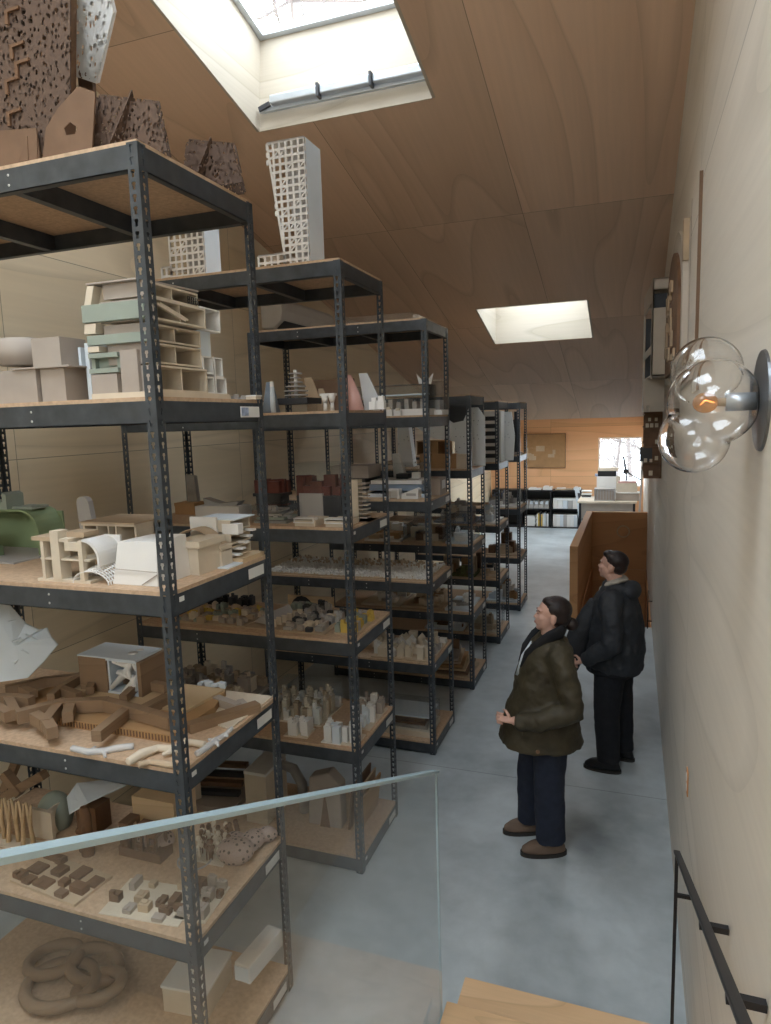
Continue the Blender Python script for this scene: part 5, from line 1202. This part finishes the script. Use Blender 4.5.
t = thing('printer', 'black and cream desktop printer on top of the tall white box', 'printer', (on(607, 16.2), 16.2, zt_+.501)); MB().box(-.20, .20, .0, .28, 0, .12).obj('body', 'black', t, bevel=.01); MB().box(-.18, .24, 0, .28, .121, .19).obj('lid', 'cream', t, bevel=.01); MB().box(-.26, -.20, .02, .2, 0, .05).obj('tray', 'pblue', t)
t = thing('storage_box', 'low grey lidded box at the right of the work table', 'box', (on(628, 15.8), 15.8, zt_)); MB().box(-.24, .24, 0, .3, 0, .16).obj('tub', 'taupe', t); MB().box(-.25, .25, -.01, .31, .16, .18).obj('lid', 'white', t)
t = thing('crate', 'pale patterned basket stacked on the low grey box', 'crate', (on(628, 15.85), 15.85, zt_+.181)); MB().box(-.22, .2, 0, .26, 0, .2).obj('basket', 'cream', t); MB().box(-.2, .18, .02, .2, .2, .24).obj('papers', 'pink', t)
t = thing('desk_lamp', 'black jointed desk lamp silhouetted against the far window', 'desk lamp', (on(627, 16.25), 16.25, zt_)); MB().cyl((0, 0, 0), .09, .03, 20).obj('base', 'black', t); MB().tube([(0, 0, .03), (-.02, 0, .62), (-.08, 0, .95)], .022, 10).obj('arm', 'black', t, True); MB().tube([(-.02, 0, .60), (.30, -.05, .42)], .016, 8).obj('arm', 'dark', t, True); MB().cyl((-.02, 0, .56), .07, .10, 16, .05).obj('joint', 'black', t); MB().box(-.16, .16, -.05, .05, .36, .41).obj('tray', 'blueg', t)
t = thing('leaning_board', 'pale blue board leaning beside the bookcase', 'board', (-1.07, 16.75, 0)); MB().prism([(-.06, 0, 0), (.08, 0, 0), (-.10, 0, 1.0), (-.20, 0, 1.0)], (0, .05, 0)).obj('board', 'cool', t); MB().prism([(.03, -.03, .0), (.12, -.03, 0), (-.07, -.03, .9), (-.13, -.03, .9)], (0, .02, 0)).obj('dark_edge', 'dark', t)
t = thing('leaning_pole', 'grey pole leaning against the right wall near the far window', 'pole', (.165, 15.5, 0)); MB().beam((-.02, 0, 0), (.06, .3, 1.7), .04, .04).obj('pole', 'greycard', t)
t = thing('letter_tray', 'white trays stacked left of the crate on the work table', 'trays', (-1.0, 16.25, zt_))
for i in range(3): MB().box(-.08, .14, 0, .25, .07*i, .07*i+.02).obj('tray', 'white', t)
MB().box(-.07, .13, .02, .25, .02, .06).obj('papers', 'dark', t)

# ------------------------------------------------------------------ people  (local frame: +x = facing, +y = left, z up)
def hand(b, w, d, up, s=1.0, curl=.5, side=1):
    """palm + five unequal bent fingers; w wrist, d direction to the fingertips, up = back of the hand, side = thumb side"""
    w = Vector(w); d = Vector(d).normalized(); up = Vector(up); up = (up-d*up.dot(d)).normalized(); sd = d.cross(up)*side
    b.tube([w-d*.03*s, w, w+d*.045*s, w+d*.085*s], [(.022*s, .026*s), (.018*s, .028*s), (.016*s, .038*s), (.012*s, .036*s)], 12)
    for i, (o_, ln) in enumerate(((.030, .070), (.010, .080), (-.010, .074), (-.029, .058))):
        base = w+d*.08*s+sd*o_*s; p1 = base+(d*math.cos(.25*curl)-up*math.sin(.25*curl))*ln*.45*s
        p2 = p1+(d*math.cos(.9*curl)-up*math.sin(.9*curl))*ln*.32*s; p3 = p2+(d*math.cos(1.5*curl)-up*math.sin(1.5*curl))*ln*.25*s
        b.tube([base-d*.015*s, base, p1, p2, p3], [.0085*s, .009*s, .0082*s, .0075*s, .0055*s], 8)
    tb = w+d*.03*s+sd*.026*s; t1 = tb+(d*.6+sd*.8)*.032*s; t2 = t1+(d*.9+sd*.25-up*.2)*.028*s
    b.tube([tb-sd*.012*s, tb, t1, t2], [.013*s, .012*s, .0095*s, .007*s], 8)
def head(b, c, T, female=True):
    """head built from overlapping volumes around c; T local rotation"""
    k = len(b.v)
    b.ball((-.012, 0, .028), (.094, .073, .086), 24)
    b.ball((.030, 0, -.030), (.060, .058, .078), 22)
    b.ball((.056, 0, -.083), (.026, .030, .022), 16)         # chin
    b.ball((.020, 0, -.070), (.050, .050, .036), 18)         # jaw
    b.ball((.074, 0, .022), (.018, .048, .014), 14)          # brow
    b.tube([(.080, 0, .012), (.090, 0, -.010), (.098, 0, -.024), (.088, 0, -.032)], [.007, .008, .010, .008], 10)   # nose
    b.ball((.088, .009, -.028), (.008, .006, .005), 10); b.ball((.088, -.009, -.028), (.008, .006, .005), 10)
    b.ball((.062, .034, -.020), (.024, .022, .024), 12); b.ball((.062, -.034, -.020), (.024, .022, .024), 12)   # cheeks
    b.ball((.084, 0, -.052), (.010, .022, .007), 12); b.ball((.081, 0, -.063), (.011, .019, .007), 12)     # lips
    for s in (-1, 1): b.ball((-.004, s*.074, -.012), (.020, .009, .032), 12)
    for i in range(k, len(b.v)): b.v[i] = Vector(c) + T @ b.v[i]
def person(label, loc, rz, female):
    o = None; b = MB(); s = 1.0
    H = 1.62 if female else 1.70
    hz = H-.115
    return b, hz

# woman -------------------------------------------------------------
fw = az(541, 848, 0)
Th = Matrix.Rotation(R(-9), 3, 'Y') @ Matrix.Rotation(0, 3, 'Z')
b = MB()
head(b, (-.01, 0, 1.525), Th)
b.tube([(.0, 0, 1.34), (.0, 0, 1.42), (.01, 0, 1.47)], [.06, .052, .05], 16)                 # neck
b.loft([(0, 0, .80, .12, .14), (0, 0, .95, .13, .15), (0, 0, 1.1, .12, .14), (0, 0, 1.25, .12, .16), (0, 0, 1.36, .07, .12), (0, 0, 1.40, .05, .06)], 20)
LEGW = {1: [(.0, .09, .86), (.015, .095, .48), (.005, .10, .06)], -1: [(.02, -.09, .86), (.10, -.10, .48), (.10, -.13, .06)]}
for s, pts in LEGW.items():
    b.tube(pts, [.075, .05, .035], 12)
    f = Vector(pts[-1]); b.tube([f+Vector((-.03, 0, -.01)), f+Vector((.08, 0, -.035)), f+Vector((.14, 0, -.04))], [.028, .026, .02], 10)
armL = [(-.03, .17, 1.335), (-.085, .245, 1.12), (-.085, .265, 1.02), (.08, .255, .945), (.245, .20, .925)]
b.tube(armL, [.045, .042, .04, .034, .026], 12); hand(b, (.245, .20, .925), (1, -.55, -.05), (.3, 1, .3), .95, 1.1, 1)
armR = [(-.03, -.17, 1.335), (-.08, -.235, 1.10), (-.08, -.24, .99), (.03, -.22, .93), (.12, -.19, .88)]
b.tube(armR, [.045, .042, .04, .034, .026], 12); hand(b, (.12, -.19, .88), (.7, .3, -.8), (.0, -1, .3), .95, .7, -1)
W_ = b.obj('person', 'skin', None, remesh=.0045, sm=2)
W_.location = (fw.x+.045, fw.y+.06, 0); W_.rotation_euler = (0, 0, R(180+14))
tag(W_, 'person in olive coat and navy trousers, dark hair in a bun, looking at the racks', 'person')
b = MB()     # coat
b.loft([(.055, 0, .715, .262, .235), (.055, 0, .76, .255, .232), (.055, 0, .85, .232, .226), (.050, 0, .97, .205, .212), (.035, 0, 1.08, .182, .205), (.018, 0, 1.22, .162, .200), (.0, 0, 1.32, .132, .188), (-.01, 0, 1.375, .098, .145), (-.005, 0, 1.405, .070, .085)], 32, 2.2)
for s, arm in ((1, armL), (-1, armR)):
    a = [Vector(p_) for p_ in arm]
    b.tube([a[0]+Vector((0, -.05*s, .0)), a[0]+Vector((0, .012*s, -.015)), a[0].lerp(a[1], .5)+Vector((0, .01*s, 0)), a[1], a[2]+Vector((-.01, 0, -.005)), a[2].lerp(a[3], .45), a[3], a[3].lerp(a[4], .85)], [.07, .078, .074, .072, .074, .070, .062, .054], 16)
coat = b.obj('coat', 'olive', W_, remesh=.010, sm=3)
cl = coat.modifiers.new('n', 'DISPLACE'); tx = D.textures.new('folds', 'CLOUDS'); tx.noise_scale = .09; cl.texture = tx; cl.strength = .034; cl.mid_level = .5
MB().tube([(-.085, 0, 1.445), (-.060, .075, 1.44), (.01, .105, 1.415), (.075, .095, 1.365), (.135, .070, 1.30), (.180, .045, 1.20)], [(.045, .020), (.045, .022), (.045, .024), (.040, .026), (.032, .022), (.012, .010)], 10).tube([(-.085, 0, 1.445), (-.060, -.075, 1.44), (.01, -.105, 1.415), (.075, -.095, 1.365), (.135, -.070, 1.30), (.180, -.045, 1.20)], [(.045, .020), (.045, .022), (.045, .024), (.040, .026), (.032, .022), (.012, .010)], 10).obj('collar', 'cord', W_, remesh=.006, sm=3)
MB().loft([(.17, 0, 1.14, .040, .03), (.14, 0, 1.26, .036, .045), (.085, 0, 1.35, .035, .04)], 14).obj('shirt', 'cool', W_, True)
MB().tube([(.10, .226, .745), (.10, .236, .745)], .012, 10).obj('button', 'brown', W_)
MB().box(.05, .19, .205, .226, .84, .87).obj('pocket_flap', 'olive', W_)
b = MB()
for s, pts in LEGW.items():
    p0, p1, p2 = [Vector(q) for q in pts]
    b.tube([p0+Vector((0, -.01*s, .02)), p0.lerp(p1, .5), p1, p1.lerp(p2, .6), p2+Vector((0, 0, .03))], [(.115, .098), (.105, .09), (.095, .084), (.092, .082), (.093, .083)], 18)
b.loft([(0, 0, .70, .12, .17), (0, 0, .92, .13, .16)], 20)
tr = b.obj('trousers', 'navy', W_, remesh=.009, sm=4); d_ = tr.modifiers.new('n', 'DISPLACE'); d_.texture = tx; d_.strength = .014; d_.mid_level = .5
for s, pts in LEGW.items():
    f = Vector(pts[-1]); ang = -.15*s if s < 0 else .12
    b = MB(); b.loft([(.045, 0, .022, .142, .050), (.045, 0, .05, .138, .050), (.03, 0, .075, .115, .046), (-.01, 0, .10, .07, .044), (-.02, 0, .135, .05, .044)], 20, 2.3)
    b.v = [Matrix.Translation((f.x, f.y, 0)) @ Matrix.Rotation(ang, 4, 'Z') @ p_ for p_ in b.v]; sh = b.obj('shoe', 'suede', W_, remesh=.007, sm=3)
    b = MB().loft([(.045, 0, 0, .148, .053), (.045, 0, .024, .148, .053)], 24, 2.3); b.v = [Matrix.Translation((f.x, f.y, 0)) @ Matrix.Rotation(ang, 4, 'Z') @ p_ for p_ in b.v]; b.obj('sole', 'sole', sh)
def hair_on(parent, c, T, parts, mat='hairD', vox=.005):
    b = MB()
    for p_ in parts: b.ball(*p_)
    b.v = [Vector(c) + T @ q for q in b.v]; return b.obj('hair', mat, parent, remesh=vox, sm=3)
hair_on(W_, (-.01, 0, 1.525), Th, [((-.026, 0, .040), (.096, .080, .085), 24), ((-.05, 0, .0), (.068, .078, .075), 22), ((-.130, 0, -.040), (.043, .043, .042), 18), ((.010, 0, .078), (.060, .066, .034), 16), ((-.03, .05, -.01), (.045, .028, .04), 14), ((-.03, -.05, -.01), (.045, .028, .04), 14)])
def face_bits(parent, c, T):
    for s in (-1, 1):
        b = MB().ball((.087, s*.030, .003), (.0035, .008, .0035), 10); b.v = [Vector(c)+T @ q for q in b.v]; b.obj('eye', 'eye', parent, True)
        b = MB().tube([(.090, s*.016, .021), (.089, s*.030, .025), (.080, s*.046, .021)], .0022, 6); b.v = [Vector(c)+T @ q for q in b.v]; b.obj('eyebrow', 'hairD', parent, True)
    b = MB().ball((.092, 0, -.0565), (.0045, .021, .0055), 12); b.v = [Vector(c)+T @ q for q in b.v]; b.obj('lips', 'lip', parent, True)
face_bits(W_, (-.01, 0, 1.525), Th)

# man ---------------------------------------------------------------
fm = az(612, 764, 0)
Th = Matrix.Rotation(R(-8), 3, 'Y')
b = MB()
head(b, (.02, 0, 1.60), Th)
b.tube([(-.01, 0, 1.40), (.0, 0, 1.49), (.01, 0, 1.54)], [.07, .060, .058], 16)
b.loft([(0, 0, .84, .13, .15), (0, 0, 1.0, .14, .16), (0, 0, 1.16, .13, .16), (0, 0, 1.32, .13, .18), (0, 0, 1.42, .08, .14), (0, 0, 1.47, .06, .07)], 20)
LEGM = {1: [(.0, .10, .90), (.02, .105, .48), (.0, .12, .06)], -1: [(.0, -.10, .90), (-.03, -.11, .48), (-.05, -.13, .06)]}
for s, pts in LEGM.items():
    b.tube(pts, [.08, .055, .04], 12); f = Vector(pts[-1]); b.tube([f+Vector((-.03, 0, -.01)), f+Vector((.09, 0, -.035)), f+Vector((.16, 0, -.04))], [.03, .028, .02], 10)
armL = [(-.02, .19, 1.395), (-.05, .27, 1.17), (-.04, .285, 1.06), (.07, .275, .97), (.165, .25, .90)]
b.tube(armL, [.05, .045, .042, .037, .028], 12); hand(b, (.165, .25, .90), (1, -.35, -.55), (.1, 1, .3), 1.0, 1.0, 1)
armR = [(-.02, -.19, 1.395), (.0, -.27, 1.16), (.02, -.28, 1.06), (.14, -.24, 1.0), (.24, -.18, 1.0)]
b.tube(armR, [.05, .045, .042, .037, .028], 12); hand(b, (.24, -.18, 1.0), (1, .3, -.2), (.0, -1, .3), 1.0, .8, -1)
Mn = b.obj('person', 'skin', None, remesh=.0045, sm=2)
Mn.location = (fm.x, fm.y, 0); Mn.rotation_euler = (0, 0, R(168))
tag(Mn, 'person in charcoal hooded jacket and black trousers, looking left by the right wall', 'person')
b = MB()
b.loft([(-.01, 0, .80, .205, .210), (-.01, 0, .86, .215, .215), (-.01, 0, .98, .220, .225), (-.01, 0, 1.12, .205, .222), (-.01, 0, 1.28, .182, .220), (-.01, 0, 1.39, .135, .195), (-.01, 0, 1.45, .10, .14), (-.005, 0, 1.485, .085, .10)], 32, 2.2)
for s, arm in ((1, armL), (-1, armR)):
    a = [Vector(p_) for p_ in arm]
    b.tube([a[0]+Vector((0, -.05*s, 0)), a[0]+Vector((0, .015*s, -.015)), a[0].lerp(a[1], .5)+Vector((0, .01*s, 0)), a[1], a[2]+Vector((-.01, 0, -.005)), a[2].lerp(a[3], .45), a[3], a[3].lerp(a[4], .85)], [.078, .086, .080, .078, .078, .072, .064, .052], 16)
jk = b.obj('jacket', 'char', Mn, remesh=.010, sm=5); d_ = jk.modifiers.new('n', 'DISPLACE'); d_.texture = tx; d_.strength = .034; d_.mid_level = .5
# hood lying on the upper back, open front panel, collar
MB().ball((-.12, 0, 1.42), (.075, .13, .075), 20).ball((-.05, .09, 1.44), (.07, .04, .045), 14).ball((-.05, -.09, 1.44), (.07, .04, .045), 14).obj('hood', 'char', Mn, remesh=.008, sm=4)
MB().tube([(-.07, 0, 1.50), (-.04, .075, 1.50), (.03, .088, 1.475), (.085, .06, 1.43), (.11, .03, 1.38)], [(.020, .034), (.020, .034), (.018, .032), (.014, .028), (.008, .014)], 10).tube([(-.07, 0, 1.50), (-.04, -.075, 1.50), (.03, -.088, 1.475), (.085, -.06, 1.43), (.11, -.03, 1.38)], [(.020, .034), (.020, .034), (.018, .032), (.014, .028), (.008, .014)], 10).obj('collar', 'fleece', Mn, remesh=.006, sm=3)
b = MB()
for s in (1,):
    b.add([(.15, .10, 1.36), (.10, .20, 1.30), (.30, .10, 1.10), (.20, .205, 1.05), (.36, .06, .86), (.26, .18, .80), (.33, .10, .70), (.30, .14, .72)], [])
pnl = MB().loft([(.315, .10, .70, .025, .03), (.31, .10, .78, .07, .075), (.275, .10, .92, .095, .09), (.23, .09, 1.06, .095, .10), (.17, .07, 1.22, .08, .10), (.12, .05, 1.34, .05, .08)], 20, 2.4).obj('jacket_front', 'char', Mn, remesh=.009, sm=4)
d_ = pnl.modifiers.new('n', 'DISPLACE'); d_.texture = tx; d_.strength = .02; d_.mid_level = .5
MB().loft([(0, 0, .785, .202, .207), (0, 0, .825, .205, .21)], 32, 2.2).obj('waistband', 'blackcl', Mn, True)
b = MB()
for s, pts in LEGM.items():
    p0, p1, p2 = [Vector(q) for q in pts]
    b.tube([p0+Vector((0, -.01*s, .0)), p0.lerp(p1, .5), p1, p1.lerp(p2, .6), p2+Vector((0, 0, .02))], [(.125, .108), (.112, .098), (.098, .088), (.088, .080), (.086, .078)], 18)
b.loft([(0, 0, .74, .135, .19), (-.01, 0, .84, .165, .19), (0, 0, .95, .15, .18)], 20)
tr = b.obj('trousers', 'blackcl', Mn, remesh=.009, sm=4); d_ = tr.modifiers.new('n', 'DISPLACE'); d_.texture = tx; d_.strength = .014; d_.mid_level = .5
for s, pts in LEGM.items():
    f = Vector(pts[-1]); ang = .10*s
    b = MB(); b.loft([(.045, 0, .022, .138, .050), (.045, 0, .045, .134, .050), (.03, 0, .075, .11, .046), (-.01, 0, .10, .07, .044), (-.02, 0, .12, .05, .044)], 20, 2.3)
    b.v = [Matrix.Translation((f.x, f.y, 0)) @ Matrix.Rotation(ang, 4, 'Z') @ p_ for p_ in b.v]; sh = b.obj('shoe', 'leather', Mn, remesh=.007, sm=3)
    b = MB().loft([(.045, 0, 0, .143, .053), (.045, 0, .022, .143, .053)], 24, 2.3); b.v = [Matrix.Translation((f.x, f.y, 0)) @ Matrix.Rotation(ang, 4, 'Z') @ p_ for p_ in b.v]; b.obj('sole', 'sole', sh)
hair_on(Mn, (.02, 0, 1.60), Th, [((-.024, 0, .042), (.095, .078, .078), 24), ((-.055, 0, -.0), (.058, .072, .062), 20), ((.030, 0, .082), (.050, .060, .030), 16)])
face_bits(Mn, (.02, 0, 1.60), Th)

# ------------------------------------------------------------------ outside
tag(MB().box(-30, 30, YB+.6, YB+70, -1.2, -.6).obj('snowy_ground', 'snow'), 'snow-covered ground beyond the far window', 'snow ground', kind='structure')
def tree(label, loc, h, r, seed, grp, dens=5):
    rn = random.Random(seed); t = thing('bare_tree', label, 'tree', loc, 0, grp)
    b = MB(); pts = [Vector((0, 0, 0))]
    for i in range(6): pts.append(pts[-1]+Vector((rn.uniform(-.12, .12), rn.uniform(-.1, .1), h/6)))
    b.tube(pts, [r*(1-.13*i) for i in range(7)], 8); b.obj('trunk', 'bark', t)
    b = MB()
    def br(p_, d, l, r_, lv):
        e = p_+d*l; mid = p_.lerp(e, .5)+Vector((rn.uniform(-1, 1), rn.uniform(-1, 1), rn.uniform(-1, 1)))*l*.08
        b.tube([p_, mid, e], [r_, r_*.8, r_*.5], 5)
        if lv:
            for _ in range(3):
                q = p_.lerp(e, rn.uniform(.35, 1)); nd = (d+Vector((rn.uniform(-1, 1), rn.uniform(-1, 1), rn.uniform(-.4, .8)))*.8).normalized(); br(q, nd, l*.6, r_*.55, lv-1)
    for i in range(dens*3):
        k = rn.uniform(.2 if h < 10 else .5, 1); p_ = pts[int(k*6)]; a = rn.uniform(0, 6.28); br(p_, Vector((math.cos(a), math.sin(a), rn.uniform(.1, .8))).normalized(), h*.22, r*.35, 2)
    tag(b.obj('branches', 'bark', t), kind='stuff'); return t
tl = [(-.9, 24, .12, 'leftmost'), (-.35, 31, .13, 'second from left'), (-.02, 38, .18, 'middle'), (.25, 46, .2, 'far right')]
for i, (x, y, r_, nm) in enumerate(tl): tree('bare winter tree outside the far window, %s' % nm, (x*y/17.4, y, -.8), 7, r_*.7, 100+i, 'bare trees outside', 9)
tree('tall bare tree outside above the large roof window', (-7.0, 15.0, -.6), 15, .11, 200, 'bare trees outside', 9)

# ------------------------------------------------------------------ light: overcast sky through the roof windows
wd = D.worlds.new('overcast'); bpy.context.scene.world = wd; wd.use_nodes = True; n = wd.node_tree; n.nodes.clear()
wo = n.nodes.new('ShaderNodeOutputWorld'); bg = n.nodes.new('ShaderNodeBackground'); tc = n.nodes.new('ShaderNodeTexCoord')
ns = n.nodes.new('ShaderNodeTexNoise'); ns.inputs['Scale'].default_value = 1.5; cr = n.nodes.new('ShaderNodeValToRGB')
cr.color_ramp.elements[0].color = (.74, .86, 1, 1); cr.color_ramp.elements[1].color = (.93, .97, 1, 1)
n.links.new(tc.outputs['Generated'], ns.inputs['Vector']); n.links.new(ns.outputs['Fac'], cr.inputs['Fac']); n.links.new(cr.outputs['Color'], bg.inputs['Color'])
bg.inputs['Strength'].default_value = 6.0; n.links.new(bg.outputs[0], wo.inputs['Surface'])
def portal(name, c, sx, sy, rot):
    l = D.lights.new(name, 'AREA'); l.shape = 'RECTANGLE'; l.size = sx; l.size_y = sy; l.cycles.is_portal = True
    o = D.objects.new(name, l); C.objects.link(o); o.location = c; o.rotation_euler = rot
for k, (x0, x1, y0, y1) in SK.items():
    c_ = Vector(((x0+x1)/2, (y0+y1)/2, cz((y0+y1)/2)))+SD*(SH+.12)
    portal('sky_portal', c_, x1-x0, (y1-y0)*1.04, (-math.atan(CS) if k < 4 else 0, 0, 0))
portal('sky_portal', ((FW[0]+FW[1])/2, Y0-.2, (FW[2]+FW[3])/2), FW[1]-FW[0], FW[3]-FW[2], (R(90), 0, 0))
portal('sky_portal', ((WX[0]+WX[1])/2, YB+.2, (WX[2]+WX[3])/2), WX[1]-WX[0], WX[3]-WX[2], (R(-90), 0, 0))

sc = bpy.context.scene
sc.view_settings.view_transform = 'Standard'; sc.view_settings.look = 'None'; sc.view_settings.gamma = 1; sc.view_settings.use_curve_mapping = False
sc.view_settings.exposure = 0.82
